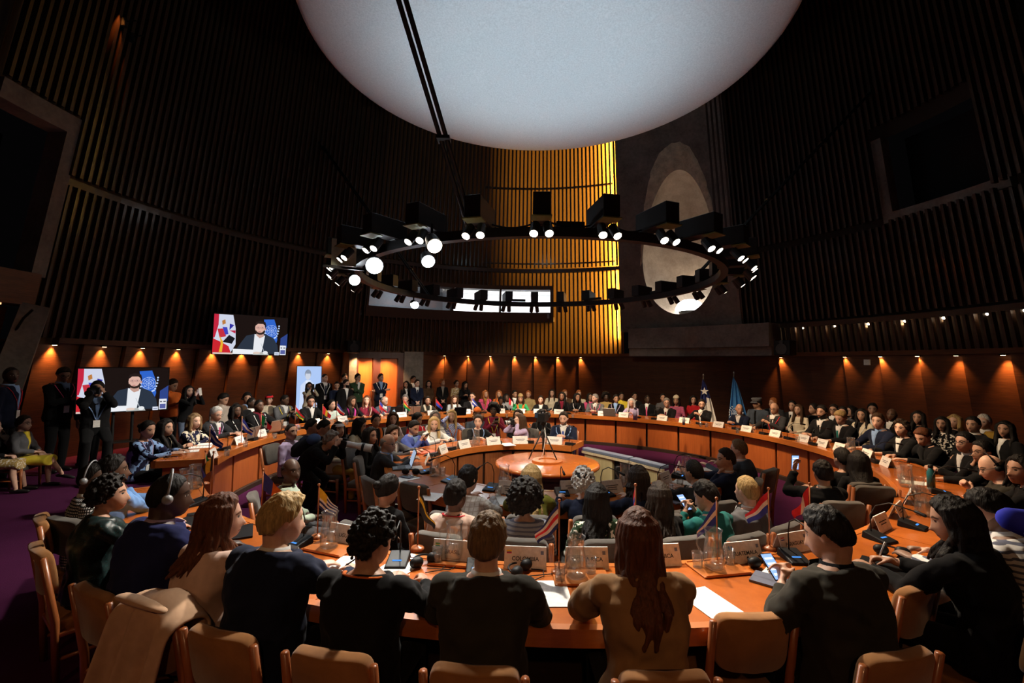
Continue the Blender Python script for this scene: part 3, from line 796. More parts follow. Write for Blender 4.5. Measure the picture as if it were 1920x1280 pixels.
for e, s_ in ((B0, 1.4), (B1, -1.4)):
    mb = MB(); sweep(mb, 0, IW, TZ - .085, TZ + .004, min(e, e + s_), max(e, e + s_), 1); mb.build('end_edge', M_rimwood, desk2)
mb = MB(); sweep(mb, .10, .13, 0, TZ - .05, B0 + 1, B1 - 1, 90); mb.build('carcass', MATS[('dark_desk_carcass', (.03, .012, .006), .7, 0.0)], desk2)
M_panelwood2 = wood('inner_desk_front_wood', (.16, .05, .016), (.33, .115, .038), (9, 9, .6), 6, .4, .25)
for a, e in gap_arcs(B0 + 1, B1 - 1, 22, 1.0):
    mb = MB(); sweep(mb, .05, .075, .06, TZ - .12, a, e, 6); mb.build('front_panel', M_panelwood2, desk2)
# low round table
CT = at_z(1026, 868, .70); CT.z = 0
rt = thing('round_table', 'low round table of glossy orange wood in the middle, a tripod standing on it', 'table', CT)
mb = MB(); mb.lathe([(.01, .655), (.66, .655), (.695, .665), (.71, .68), (.71, .70), (.70, .715), (.68, .72), (.01, .72)], 72); mb.build('tabletop', M_tablewood, rt, smooth=True)
shade_auto(rt.children[0], 50)
mb = MB(); mb.lathe([(.42, 0), (.42, .655)], 48); mb.lathe([(.60, .60), (.60, .655)], 48); mb.build('pedestal', plain('dark_purple_drum', (.035, .012, .03), .7), rt)
mb = MB(); mb.lathe([(.01, .72), (.21, .72), (.21, .745), (.20, .75), (.12, .75), (.115, .735), (.01, .735)], 40); mb.build('turntable', M_rimwood, rt)
# low barrier desks closing the horseshoe
M_pale = wood('pale_slat_wood', (.30, .26, .13), (.46, .40, .22), (12, 12, .6), 5, .5, .1)
M_rail = plain('blue_grey_rail', (.10, .13, .20), .45)
rail_pts = [at_z(1093, 838, .70), at_z(1182, 857, .70), at_z(1247, 873, .70)]
for i, (p, q) in enumerate(zip(rail_pts, rail_pts[1:])):
    d = (q - p); L = d.length - .03; mid = (p + q) / 2; mid.z = 0
    t = thing('barrier_desk', ['pale wood barrier with blue grey top rail beside the round table, farther of the two', 'pale wood barrier with blue grey top rail ending at the inner desk'][i], 'barrier', mid, math.atan2(d.y, d.x))
    mb = MB(); mb.box((0, .03, .675), (L, .13, .05)); bevel(mb.build('top_rail', M_rail, t), .012)
    mb = MB(); mb.box((0, -.02, .632), (L, .05, .035)); mb.build('trim_strip', plain('cream_edge', (.5, .42, .28), .6), t)
    mb = MB(); mb.box((-L * .16 if i == 0 else L * .08, .02, .31), (L * .62 if i == 0 else L * .8, .05, .61)); mb.build('front_panel', M_pale, t)
    mb = MB(); mb.box((0, .07, .3), (L, .04, .6)); mb.build('back_panel', M_black, t)

TZ = .7418      # things stand a hair above the desk tops
# ================================================================== people
CLR = dict(blk=(.007, .007, .008), nvy=(.009, .013, .032), chr=(.026, .027, .031), gry=(.11, .11, .12), lgr=(.32, .33, .35), brn=(.10, .055, .03), tan=(.30, .165, .075), crm=(.62, .55, .42), wht=(.75, .75, .74),
           blu=(.08, .12, .42), sky=(.25, .40, .70), red=(.55, .02, .03), mar=(.17, .012, .03), pnk=(.75, .10, .25), ppk=(.66, .47, .39), grn=(.03, .33, .12), dgr=(.03, .06, .03), oli=(.14, .14, .02), tea=(.02, .16, .15), org=(.70, .16, .03),
           yel=(.70, .55, .05), lil=(.45, .36, .55), mus=(.40, .24, .04), gld=(.40, .28, .10), min=(.55, .72, .66), lbl=(.16, .32, .65), dnm=(.12, .16, .24), tau=(.34, .29, .25), sge=(.42, .50, .40), mag=(.55, .05, .30), vio=(.24, .16, .42),
           khk=(.30, .22, .10), slt=(.06, .075, .10), dtl=(.006, .016, .016), gbr=(.030, .027, .021), dbl=(.016, .020, .085), sil=(.42, .42, .43))
SKN = dict(a=(.60, .37, .275), b=(.46, .265, .18), c=(.34, .185, .115), d=(.12, .062, .038), e=(.065, .034, .022))
HCL = dict(k=(.010, .008, .007), d=(.022, .013, .008), b=(.055, .028, .014), r=(.10, .035, .015), g=(.20, .19, .18), s=(.50, .50, .50), w=(.62, .60, .56), y=(.38, .26, .11), t=(.16, .10, .05), o=(.30, .10, .03))  # o: warm downlight glow put into the hair colour
TASKS = []
MT = [(-.12, .150, .110), (-.06, .172, .122), (0, .170, .120), (.10, .156, .114), (.20, .157, .116), (.30, .170, .120), (.38, .180, .114), (.43, .172, .098), (.465, .132, .080), (.49, .092, .070), (.515, .062, .062)]
FT = [(-.12, .160, .112), (-.06, .178, .122), (0, .168, .114), (.10, .132, .100), (.20, .132, .106), (.29, .150, .128), (.37, .156, .110), (.43, .148, .088), (.465, .116, .072), (.49, .072, .058), (.515, .053, .054)]
def headpt(th, ph, feat=True):
    s_, c = math.sin(th), math.cos(th); sp, cp = math.sin(ph), math.cos(ph)
    x, y, z = .074 * s_ * sp, .094 * s_ * cp, .118 * c
    x *= 1 - .30 * sstep(0, .118, -z)
    if y < 0: y *= 1 - .30 * sstep(.02, .11, -z)
    elif z < 0: y += .032 * sstep(0, .09, -z) * max(0, cp) ** 1.3 * (1 - sstep(.106, .118, -z))
    if feat and cp > 0:
        y += .026 * math.exp(-(x / .012) ** 2) * sstep(.035, -.03, z) * (1 - sstep(.034, .046, -z)) + .010 * math.exp(-(x / .019) ** 2 - ((z + .03) / .012) ** 2)
        y -= .008 * math.exp(-((abs(x) - .031) / .016) ** 2 - ((z - .011) / .013) ** 2)
        y += .004 * math.exp(-((z - .034) / .010) ** 2) * (abs(x) < .055)
        y += .005 * math.exp(-(x / .022) ** 2 - ((z + .062) / .010) ** 2) + .007 * math.exp(-(x / .024) ** 2 - ((z + .100) / .016) ** 2)
    return V((x, y, z))
def hairline(ph, fem):
    a = abs(math.degrees(math.atan2(math.sin(ph), math.cos(ph))))
    pts = [(0, .074), (40, .068), (60, .045), (72, .012), (88, -.012), (97, -.005), (110, -.035), (125, -.066), (180, -.074)]
    if fem: pts = [(0, .076), (40, .066), (58, .03), (70, -.01), (85, -.03), (110, -.06), (180, -.085)]
    for (p, q), (r, t) in zip(pts, pts[1:]):
        if a <= r: return q + (t - q) * (a - p) / (r - p)
    return pts[-1][1]
class Person: pass
def spine(ps):
    """pos, up, fwd at distance t along the trunk"""
    def f(t):
        p = V((0, 0, ps.hz)); n = max(1, int(abs(t) / .02)); dt = t / n
        a = 0
        for i in range(n):
            q = (i + .5) * dt
            a = ps.lean * (.45 + .75 * max(0, min(1, q / .45)))
            p += V((0, math.sin(a), math.cos(a))) * dt
        q = t; a = ps.lean * (.45 + .75 * max(0, min(1, q / .45)))
        return p, V((0, math.sin(a), math.cos(a))), V((0, math.cos(a), -math.sin(a)))
    return f
def tw(ps, t):
    T = ps.T
    if t <= T[0][0]: return T[0][1:]
    for a, b in zip(T, T[1:]):
        if t <= b[0]:
            f = (t - a[0]) / (b[0] - a[0]); return a[1] + (b[1] - a[1]) * f, a[2] + (b[2] - a[2]) * f
    return T[-1][1:]
def tsurf(ps, t, th, infl=0.0):
    p, u, f = ps.sp(t); hw, hd = tw(ps, t); hw *= ps.w; hd *= ps.w
    s_, c = math.sin(th), math.cos(th)
    e = .82
    return p + V((1, 0, 0)) * ((hw + infl) * math.copysign(abs(s_) ** e, s_)) + f * ((hd + infl) * math.copysign(abs(c) ** e, c))
def torso(mb, ps, infl, t0, t1, n=18, mat=0):
    ts = [t0 + (t1 - t0) * i / 13 for i in range(14)]
    mb.loft([[tsurf(ps, t, 2 * PI * k / n, infl) for k in range(n)] for t in ts], mat)
def ik(S, W, l1, l2, pole):
    d = W - S; L = d.length
    if L > (l1 + l2) * .985: d = d * ((l1 + l2) * .985 / L); W = S + d; L = d.length
    L = max(L, abs(l1 - l2) + .03)
    a = (l1 * l1 - l2 * l2 + L * L) / (2 * L); h = math.sqrt(max(0, l1 * l1 - a * a))
    u = d.normalized(); p = pole - u * pole.dot(u); p.normalize()
    return S + u * a + p * h, W
def hand(mb, W, d, nrm, side, curl=.5, spread=1.0):
    """palm + five separate fingers; d: direction of the hand, nrm: back of the hand"""
    d = d.normalized(); nrm = (nrm - d * nrm.dot(d)).normalized(); sd = d.cross(nrm) * side      # towards the thumb
    mb.tube([W - d * .02, W + d * .03, W + d * .065, W + d * .09], [.026, .036, .041, .036], 10, 0, True, True, .42, nrm)
    for i, (o, L) in enumerate(((.031, .074), (.0105, .083), (-.0105, .077), (-.031, .060))):
        p = W + d * (.088 - (.006 if i in (0, 3) else 0)) + sd * o; a = sd * (o * .25 * spread); q = d + a; q.normalize()
        pts = [p - q * .012, p]; c = 0
        for j, f in enumerate((.45, .32, .23)):
            c += curl * (.55, .75, .6)[j] * (1 + .12 * i)
            v = (q * math.cos(c) - nrm * math.sin(c)).normalized(); pts.append(pts[-1] + v * L * f)
        mb.tube(pts, [.0095, .0095, .0088, .0082, .0072], 7, 0, True, True)
    p = W + d * .022 + sd * .030
    t1 = (d * .75 + sd * .62 - nrm * .35 * (1 + curl)).normalized(); t2 = (d * .95 + sd * .15 - nrm * .35 * (1 + curl)).normalized()
    mb.tube([p - t1 * .015, p + t1 * .032, p + t1 * .032 + t2 * .030, p + t1 * .032 + t2 * .052], [.014, .0115, .0100, .0085], 7, 0, True, True)
UP = V((0, 0, 1))
def arm_targets(ps):
    m = ps.arms; zt = .752 / ps.k + .026; Hc = ps.Hc; j = lambda s: random.uniform(-s, s)
    chest = ps.sp(.28)[0]; belly = ps.sp(.12)[0]
    out = {}
    for s_ in (-1, 1):
        W = V((s_ * (.15 + j(.03)), .50 + j(.03), zt)); pole = V((s_ * .62, -.45, -.5)); nrm = UP; hd = V((-s_ * .35, 1, -.05)); curl = .35
        if m == 'lap': W = V((s_ * .07, .26 + j(.03), ps.hz + .12)); hd = V((-s_ * .7, .7, -.1)); curl = .5; pole = V((s_ * .8, -.5, -.4))
        if m == 'clasp': W = V((s_ * .055, .42, zt + .02)); hd = V((-s_ * .7, .6, .1)); curl = .8; nrm = V((s_ * .6, .2, .7))
        if m in ('chin', 'mouth') and s_ == ps.ch: W = Hc + V((s_ * .05, .075, -.175)); hd = V((-s_ * .25, .15, 1)); nrm = V((s_ * .4, 1, 0)); curl = .9; pole = V((s_ * .5, .5, -1))
        if m == 'mouth' and s_ != ps.ch: W = V((-s_ * .10, .20, belly.z + .14)); hd = V((-s_, .2, 0)); nrm = V((0, 1, .3)); pole = V((s_ * .8, -.3, -.7))
        if m == 'phone': W = V((s_ * .055, .33, max(zt + .08, belly.z + .12))); hd = V((-s_ * .35, .75, .45)); nrm = V((s_ * .8, .2, .3)); curl = .8
        if m == 'cam': W = Hc + V((s_ * .075, .115, -.06)); hd = V((-s_ * .35, .8, .4)); nrm = V((s_ * .9, .1, -.2)); curl = 1.0; pole = V((s_ * .6, .1, -1))
        if m == 'photo': W = Hc + V((s_ * .06, .24, -.08)); hd = V((-s_ * .2, .4, .9)); nrm = V((s_ * .5, .9, 0)); curl = .8; pole = V((s_ * .6, 0, -1))
        if m == 'onephoto':
            if s_ == -1: W = Hc + V((-.16, .30, -.04)); hd = V((.15, .3, .9)); nrm = V((-.4, .9, 0)); curl = .8; pole = V((-.6, 0, -1))
        if m == 'cross': W = V((-s_ * .13, chest.y + .13 + .03 * s_, chest.z - .06 + .02 * s_)); hd = V((-s_, -.1, .1)); nrm = V((0, 1, .2)); curl = .4; pole = V((s_ * .8, .1, -.8))
        if m == 'down': W = V((s_ * .25, .05, ps.hz - .10)); hd = V((0, .1, -1)); nrm = V((s_, 0, 0)); curl = .4; pole = V((s_ * .2, -1, 0))
        if m == 'front': W = V((s_ * .05, .20, ps.hz - .02)); hd = V((-s_ * .6, .3, -.6)); nrm = V((s_ * .3, 1, .2)); curl = .5; pole = V((s_, -.4, 0))
        if m == 'write':
            W = V((s_ * .13, .50, zt + .012)); hd = V((-s_ * .55, .8, 0)); curl = .35 if s_ < 0 else 1.0; nrm = UP if s_ < 0 else V((.6, -.1, .8))
        if m == 'type': W = V((s_ * .08, .46, zt + .03)); hd = V((-s_ * .12, 1, -.1)); curl = .55
        if m == 'raise' and s_ == 1: W = Hc + V((.10, .05, .0)); hd = V((-.2, 0, 1)); nrm = V((0, 1, 0)); pole = V((.8, .4, -.6))
        if m == 'mic' and s_ == -1: W = V((-.10, .36, zt + .12)); hd = V((.5, .6, .5)); nrm = V((-.8, 0, .4)); curl = 1.0
        if m == 'hide': W = V((s_ * .12, .18, ps.hz + .02)); hd = V((-s_ * .4, 1, -.3))
        out[s_] = [W, pole, hd, nrm, curl]
    return out
TEXA = bpy.data.textures.new('soft_folds', 'CLOUDS'); TEXA.noise_scale = .16; TEXA.noise_depth = 1
TEXB = bpy.data.textures.new('fine_folds', 'MARBLE'); TEXB.noise_scale = .14; TEXB.turbulence = 9; TEXB.noise_depth = 1
def queue(mb, name, mat, parent, vox, color, smooth=3, hl=None, folds=0):
    o = mb.build(name, mat, parent, True, color)
    m = o.modifiers.new('r', 'REMESH'); m.mode = 'VOXEL'; m.voxel_size = vox; m.use_smooth_shade = True
    if smooth: q = o.modifiers.new('s', 'SMOOTH'); q.factor = .5; q.iterations = smooth
    if folds:
        for tx, sg in ((TEXA, folds), (TEXB, folds * .6)): q = o.modifiers.new('d', 'DISPLACE'); q.texture = tx; q.strength = sg; q.mid_level = .3; q.texture_coords = 'LOCAL'
    TASKS.append((o, hl)); return o
def finish_people():
    dg = bpy.context.evaluated_depsgraph_get()
    for o, hl in TASKS:
        me = bpy.data.meshes.new_from_object(o.evaluated_get(dg)); me.name = o.name
        old = o.data; o.modifiers.clear(); o.data = me; bpy.data.meshes.remove(old)
        n = len(me.vertices)
        if hl is not None:
            co = np.empty(n * 3, dtype=np.float32); me.vertices.foreach_get('co', co); co = co.reshape(-1, 3)
            M = np.array(hl, dtype=np.float32); q = co @ M[:3, :3].T + M[:3, 3]
            at = me.attributes.new('hl', 'FLOAT_VECTOR', 'POINT'); at.data.foreach_set('vector', q.astype(np.float32).ravel())
    TASKS.clear()
def hair(ps, style, col, parent):
    M = ps.Mh; fem = ps.fem; mb = MB(); near = ps.dist < 4.5
    NT, NP = (44, 66) if near else (20, 28)
    thk = dict(short=.013, slick=.009, crop=.005, side=.016, bald=0, fringe=.008, bob=.016, long=.015, mid=.016, bun=.011, curly=.026, afro=.06, quiff=.018, wavy=.022, tail=.011).get(style, .013)
    seed = random.random() * 50
    rings = []
    for i in range(NT + 1):
        th = PI * (i + .05) / (NT + .1) * .90; ring = []
        for k in range(NP):
            ph = 2 * PI * k / NP
            p = headpt(th, ph, False); zl = hairline(ph, fem)
            if style == 'fringe': h = sstep(0, .02, p.z - zl) * (1 - sstep(.035, .06, p.z - (.0 if p.y < 0 else .0))) * sstep(.02, -.01, p.y)
            else: h = sstep(0, .022, p.z - zl)
            n = (V((p.x / .0055, p.y / .0088, p.z / .0139))).normalized()
            t_ = thk
            if style == 'curly': t_ *= .7
            elif style == 'afro': t_ *= 1 + .16 * mnoise.noise(p * 60 + V((seed, 0, 0)))
            elif style == 'wavy': t_ *= 1 + .35 * mnoise.noise(V((p.x * 40, p.y * 40, p.z * 14 + seed)))
            else: t_ *= 1 + (.5 if near else .3) * mnoise.noise(V((p.x * 75, p.y * 75, p.z * 16 + seed))) + .25 * mnoise.noise(V((p.x * 22, p.y * 22, seed)))
            if style == 'quiff': t_ *= 1 + .9 * sstep(.0, .08, p.y) * sstep(.05, .1, p.z)
            if style in ('short', 'side') and p.z > .05: t_ *= 1.25
            ring.append(M @ (p + n * (-.010 + (.010 + t_) * h)))
        rings.append(ring)
    mb.loft(rings)
    if style in ('curly', 'afro'):
        nb_ = (330 if near else 90) if style == 'curly' else (420 if near else 120)
        for q in range(nb_):
            th, ph = math.acos(1 - 1.55 * random.random()), random.uniform(0, 2 * PI); p = headpt(th, ph, False)
            if p.z < hairline(ph, fem) + .008: continue
            n = V((p.x / .0055, p.y / .0088, p.z / .0139)).normalized(); r_ = random.uniform(.009, .016) if near else random.uniform(.014, .02)
            mb.ball(M @ (p + n * thk * random.uniform(.75, 1.12)), r_, 6, 5)
    if style in ('long', 'mid', 'bob', 'wavy', 'tail'):
        L = dict(long=.31, mid=.22, bob=.13, wavy=.30, tail=.34)[style]
        nl = (30 if near else 15) if style != 'tail' else 5
        hang = ps.Hc
        My = Matrix.Translation(ps.Hc) @ ps.Ryaw.to_4x4() @ Matrix.Scale(ps.hs, 4)
        for k in range(nl):
            u = k / (nl - 1); a = (72 + 216 * u) if style != 'tail' else 165 + 30 * u
            ph = R(a); pts = []
            for th in (34, 58, 82, 100):
                p = headpt(R(th), ph, False); n = V((p.x / .0055, p.y / .0088, p.z / .0139)).normalized(); pts.append(M @ (p + n * (thk * (.1 if th == 34 else .45) + (0 if k % 2 else .003))))
            b = My.inverted() @ pts[-1]; back = -math.cos(ph)
            if style == 'long' and near: back = max(back, .3)
            Lk = L * (1 + random.uniform(-.12, .10)) * (1 if style != 'long' else .82 + .2 * back)
            for f in (.25, .5, .75, 1):
                z = b.z - Lk * f; drop = sstep(-.10, -.26, z)
                x = b.x * (1.06 if style == 'bob' else 1.0 + (.40 if near and style == 'long' else .12) * drop); y = b.y + (.02 * (1 - back) if back < .2 else 0)
                if back > 0: y = b.y - drop * (.075 + .03 * back) - .01 * f
                else: y = b.y + drop * .085
                wob = .012 * (2.2 if style == 'wavy' else (1.7 if near else 1))
                pts.append(My @ V((x + random.uniform(-wob, wob), y + random.uniform(-.5 * wob, .5 * wob), z)))
            r = (.019 if near else .030) if style != 'tail' else .02
            mb.tube(pts, [r * .25, r * .9, r, r, r * 1.05, r * 1.05, r * .9, r * .45], 8, 0, True, True)
    if style == 'bun':
        mb.ball(M @ V((0, -.115, .015)), .042, 10, 8)
    if style in ('long', 'mid', 'bob', 'wavy', 'tail', 'curly', 'afro'):
        return queue(mb, 'hair', M_hair, parent, .0055 if near else .0125, col, 0 if near else 1)
    return mb.build('hair', M_hair, parent, True, col)
def make_person(x, y, zone, sex, top, skin, hr, arms, opts, ref, label):
    op = {}
    for t in opts.split():
        k_, _, v_ = t.partition('='); op[k_] = v_ or '1'
    F = lambda k_, d: float(op[k_]) if k_ in op else d
    ps = Person(); ps.fem = sex == 'f'; ps.T = FT if ps.fem else MT; ps.arms = arms; ps.w = F('w', 1.0)
    stand = zone == 'S' or 'stand' in op
    # where the head is
    hor = 683 + (x - 960) * math.tan(ROLL)
    if 'd' in op: tp = at_y(x, y, F('d', 5))
    elif zone == 'O': tp = at_r(x, y, 5.53)
    elif zone == 'On': tp = at_r(x, y, 5.41, False)
    elif zone == 'B': tp = at_r(x, y, F('r', 7.0))
    elif zone == 'S': tp = at_r(x, y, F('r', 8.35))
    elif zone == 'N': tp = at_r(x, y, F('r', 4.08), False)
    else:
        h = F('h', {'I': 1.22, 'M': 1.22, 'N': 1.14}[zone]); tp = at_z(x, y, h)
    ps.dist = tp.y
    ctr = C1 if zone in ('O', 'On', 'B', 'S') else C2
    yaw = face_to(tp, ctr) + R(F('turn', 0))
    if 'face' in op: yaw = R(F('face', 0))
    ps.lean = R(F('lean', 3 if stand else (9 if arms in ('table', 'clasp', 'type', 'write', 'phone') else 2)))
    ps.hz = .95 if stand else .56
    if 'hz' in op: ps.hz = F('hz', .56)
    ps.sp = spine(ps)
    spk = V((4.9, 11.5, 0)); rel = math.degrees(face_to(tp, spk) - yaw); rel = (rel + 180) % 360 - 180
    hy = F('hy', max(-38, min(38, rel)) * .75); hp = F('hp', {'write': 24, 'phone': 26, 'type': 16}.get(arms, 5))
    nb, nu, nf = ps.sp(.50)
    ca_ = ps.lean * .6; up = V((0, math.sin(ca_), math.cos(ca_))); fw = V((0, math.cos(ca_), -math.sin(ca_)))
    k0 = .95
    for _ in range(3):
        ps.hs = max(1.0, k0 ** -.7) * 1.05
        ps.Hc = nb + up * (.018 + .108 * ps.hs) + fw * (.022 + .03 * max(0, math.sin(R(hp))))
        topz = ps.Hc.z + .128 * ps.hs * (1 - .06 * abs(math.sin(R(hp))))
        k0 = max(.84, min(1.12, tp.z / topz))
    ps.k = F('k', k0)
    ps.Ryaw = Matrix.Rotation(R(hy), 3, 'Z')
    Mr = ps.Ryaw @ Matrix.Rotation(-R(hp), 3, 'X') @ Matrix.Rotation(R(F('ht', 0)), 3, 'Y')
    ps.Mh = Matrix.Translation(ps.Hc) @ Mr.to_4x4() @ Matrix.Scale(ps.hs, 4)
    off = Matrix.Rotation(yaw, 3, 'Z') @ V((ps.Hc.x, ps.Hc.y, 0)) * ps.k
    loc = V((tp.x - off.x, tp.y - off.y, 0)); ps.loc = loc; ps.yaw = yaw
    root = thing('person', label, 'person', loc, yaw, op.get('grp'), ps.k)
    ps.root = root; ps.ref = ref
    random.seed(int(x * 7 + y * 13))
    d = ps.dist; vox = .0085 if d < 4.2 else (.011 if d < 8 else .0145)
    sk = SKN[skin]; ps.ch = int(F('ch', 1))
    # ---- body: one closed surface
    mb = MB(); torso(mb, ps, -.012, -.10, .505)
    NH = (22, 30) if d < 8 else (18, 24)
    mb.loft([[ps.Mh @ headpt(PI * (i + .03) / (NH[0] + .06), 2 * PI * k_ / NH[1]) for k_ in range(NH[1])] for i in range(NH[0] + 1)])
    nr = .046 if ps.fem else .056
    hb = ps.Mh @ V((0, -.022, -.055))
    mb.tube([nb - nu * .06, nb + nu * .01, hb], [nr * 1.2, nr, nr * .98], 12, 0, True, True)
    for s_ in (-1, 1):
        er = Mr @ Matrix.Rotation(R(12 * s_), 3, 'Z')
        mb.ball(ps.Mh @ V((s_ * .074, -.008, .0)), (.011 * ps.hs, .020 * ps.hs, .032 * ps.hs), 8, 6, er)
    tg = arm_targets(ps); sw = (.158 if ps.fem else .182) * ps.w
    arm = {}
    sp_, su, sf = ps.sp(.432)
    for s_ in (-1, 1):
        S = sp_ + V((s_ * sw, 0, 0)) - su * .005
        W, pole, hd, nrm, curl = tg[s_]
        E, W = ik(S, W, .285, .255, pole)
        arm[s_] = (S, E, W)
        ar = .043 if ps.fem else .05
        mb.tube([S + V((-s_ * .03, 0, 0)), S, (S + E) / 2, E, (E * .6 + W * .4), W], [ar * .85, ar * .92, ar * .9, ar * .80, ar * .78, .026], 10, 0, True, True)
        fd = (W - E).normalized()
        hand(mb, W + fd * .01, (hd.normalized() * .75 + fd * .6), nrm, -s_, curl)
    ps.arm = arm
    legs = {}
    for s_ in (-1, 1):
        hp_ = V((s_ * .088, 0, ps.hz - .02))
        if 'hz' in op:
            kn = V((s_ * .13, .30, max(.46, ps.hz * .78))); an = V((s_ * .14, .06, .09))
        elif stand: kn = V((s_ * .10, .03, .50)); an = V((s_ * .11, -.02, .09))
        else: kn = V((s_ * .11, .42, .50)); an = V((s_ * .12, .42 + F('an', -.02), .09))
        if 'cl' in op and s_ == 1: kn = V((-.02, .46, .58)); an = V((-.17, .58, .22))
        legs[s_] = (hp_, kn, an)
        if 'bare' in op: mb.tube([hp_, (hp_ + kn) / 2, kn, kn * .6 + an * .4 - V((0, .02, 0)), an, an + V((0, 0, -.03))], [.075, .068, .052, .052, .033, .034], 10, 0, True, True)
    o = queue(mb, 'body', M_skin, root, vox, sk, 2, ps.Mh.inverted())
    st_, hc_ = hr.split(':'); hcol = HCL[hc_]
    o['hairc'] = list(hcol); o['beard'] = F('b', 0.0)
    if st_ == 'wrap' or st_ == 'cap':
        cc = CLR[op.get('wc', 'crm')]
        hair(ps, 'short' if not ps.fem else 'bob', hcol, root)
        mb = MB()
        if st_ == 'wrap':
            mb.loft([[ps.Mh @ (headpt(R(th), 2 * PI * k_ / 20, False) * 1.0 + V((0, 0, dz)) + headpt(R(th), 2 * PI * k_ / 20, False).normalized() * e) for k_ in range(20)] for th, e, dz in ((62, .02, 0), (52, .032, .0), (38, .034, .005), (22, .034, .01), (4, .034, .012))])
            mb.build('headwrap', M_cloth, root, True, cc)
        else:
            mb.loft([[ps.Mh @ (V((.085 * r * math.sin(a), .10 * r * math.cos(a) + .01, z))) for a in [2 * PI * q / 20 for q in range(20)]] for r, z in ((1.0, .055), (1.02, .085), (1.22, .12), (1.15, .135), (.1, .14))])
            mb.loft([[ps.Mh @ V((.085 * math.sin(a) * r, .10 * math.cos(a) * r + .01, .055 - dz)) for a in [R(-60 + 120 * q / 8) for q in range(9)]] for r, dz in ((.98, 0), (1.45, .018), (1.45, .026), (.98, .008))], 0, True, False)
            mb.build('cap', M_cloth, root, True, cc)
    elif st_ != 'bald': hair(ps, st_, hcol, root)
    # ---- clothes
    kind, cn = top.split(':'); pat = op.get('p'); mt = PAT[pat] if pat else M_cloth
    tc = CLR[cn]
    coat = kind in ('suit', 'blazer')
    infl = .020 if coat else .009
    mb = MB(); n_ = 18
    torso(mb, ps, infl, -.125 if coat else -.08, .488 if coat else (.47 if kind == 'blouse' else .485), n_)
    for s_ in (-1, 1):
        S, E, W = arm[s_]; q = (.058 if coat else .053) if not ps.fem else (.052 if coat else .048)
        if kind == 'tee': mb.tube([S + V((-s_ * .04, 0, 0)), S, S * .4 + E * .6], [q, q * 1.15, q * 1.05], 12, 0, True, True)
        else:
            mb.tube([S + V((-s_ * .05, 0, -.0)), S, (S + E) / 2, E, (E + W) / 2, W - (W - E).normalized() * .02], [q, q * 1.16, q * 1.08, q * 1.0, q * .86, q * .70], 12, 0, True, False)
            if coat:
                u = (E - S).normalized()
                for r_ in range(2): mb.ball(E + V((random.uniform(-.02, .02), random.uniform(-.02, .02), 0)) - u * .05 * r_, q * 1.03, 8, 6)
    if coat:
        ringc = []
        for i in range(17):
            a = R(60 + 240 * i / 16); ringc.append(tsurf(ps, .486 - .02 * (abs(i - 8) / 8), a, .014))
        mb.tube(ringc, .014, 6, 0, True, True)
    bn = {'suit': 'jacket', 'blazer': 'jacket', 'shirt': 'shirt', 'tee': 'shirt', 'blouse': 'blouse', 'sweater': 'sweater', 'dress': 'dress'}[kind]
    queue(mb, bn, mt, root, vox * (1.15 if d < 8 else 1.25), tc, 2, None, .024 if d < 5 else (.016 if d < 9 else 0))
    def strip(name, col, pts, wd, extra=.018, mat=None):
        mb = MB(); rr = []
        for t_, a in pts:
            c = tsurf(ps, t_, R(a), infl + extra); n = (c - ps.sp(t_)[0]); n.z *= .2; n.normalize(); t2 = V((0, 0, 1)).cross(n).normalized() if abs(a) < 25 else V((1, .3 if a < 0 else -.3, 0)).normalized()
            rr.append([c - t2 * wd, c + t2 * wd, c + t2 * wd - n * .004, c - t2 * wd - n * .004])
        mb.loft(rr); return mb.build(name, mat or M_cloth, root, True, col)
    if coat and 'closed' not in op:
        sc = CLR[op.get('s', 'wht')]; mb = MB(); rr = []
        for i in range(13):
            t_ = .12 + .378 * i / 12; wd = math.degrees(math.asin(min(.95, (.003 + .062 * (i / 12) ** 1.5) / (tw(ps, t_)[0] * ps.w + infl)) ** 1.22))
            rr.append([tsurf(ps, t_, R(-wd + 2 * wd * j / 10), infl + .014 + .010 * sstep(.40, .47, t_) - .014 * (abs(j - 5) / 5) ** 3) for j in range(11)])
        mb.loft(rr, 0, False, False)
        ns = nr + .010
        if op.get('s') != 'none' and not ps.fem:
            mb.loft([[nb + nu * dz + nf * .004 + V((1, 0, 0)) * (r_ * math.sin(2 * PI * q / 18)) + nf * (r_ * math.cos(2 * PI * q / 18)) for q in range(18)] for r_, dz in ((ns + .014, -.03), (ns + .007, -.005), (ns + .002, .014), (ns - .004, .014), (ns - .003, -.02))], 0, False)
        mb.build('shirt', M_cloth, root, True, sc)
    elif kind == 'shirt':
        mb = MB(); ns = nr + .010
        mb.loft([[nb + nu * dz + nf * .004 + V((1, 0, 0)) * (r_ * math.sin(2 * PI * q / 18)) + nf * (r_ * math.cos(2 * PI * q / 18)) for q in range(18)] for r_, dz in ((ns + .012, -.03), (ns + .004, .0), (ns, .022), (ns - .005, .022), (ns - .003, -.02))], 0, False)
        mb.build('collar', M_cloth, root, True, tuple(min(1, c * 1.1) for c in tc))
    if 't' in op: strip('tie', CLR[op['t']], [(.465, 0), (.40, 0), (.30, 0), (.20, 0), (.10, 0)], .021)
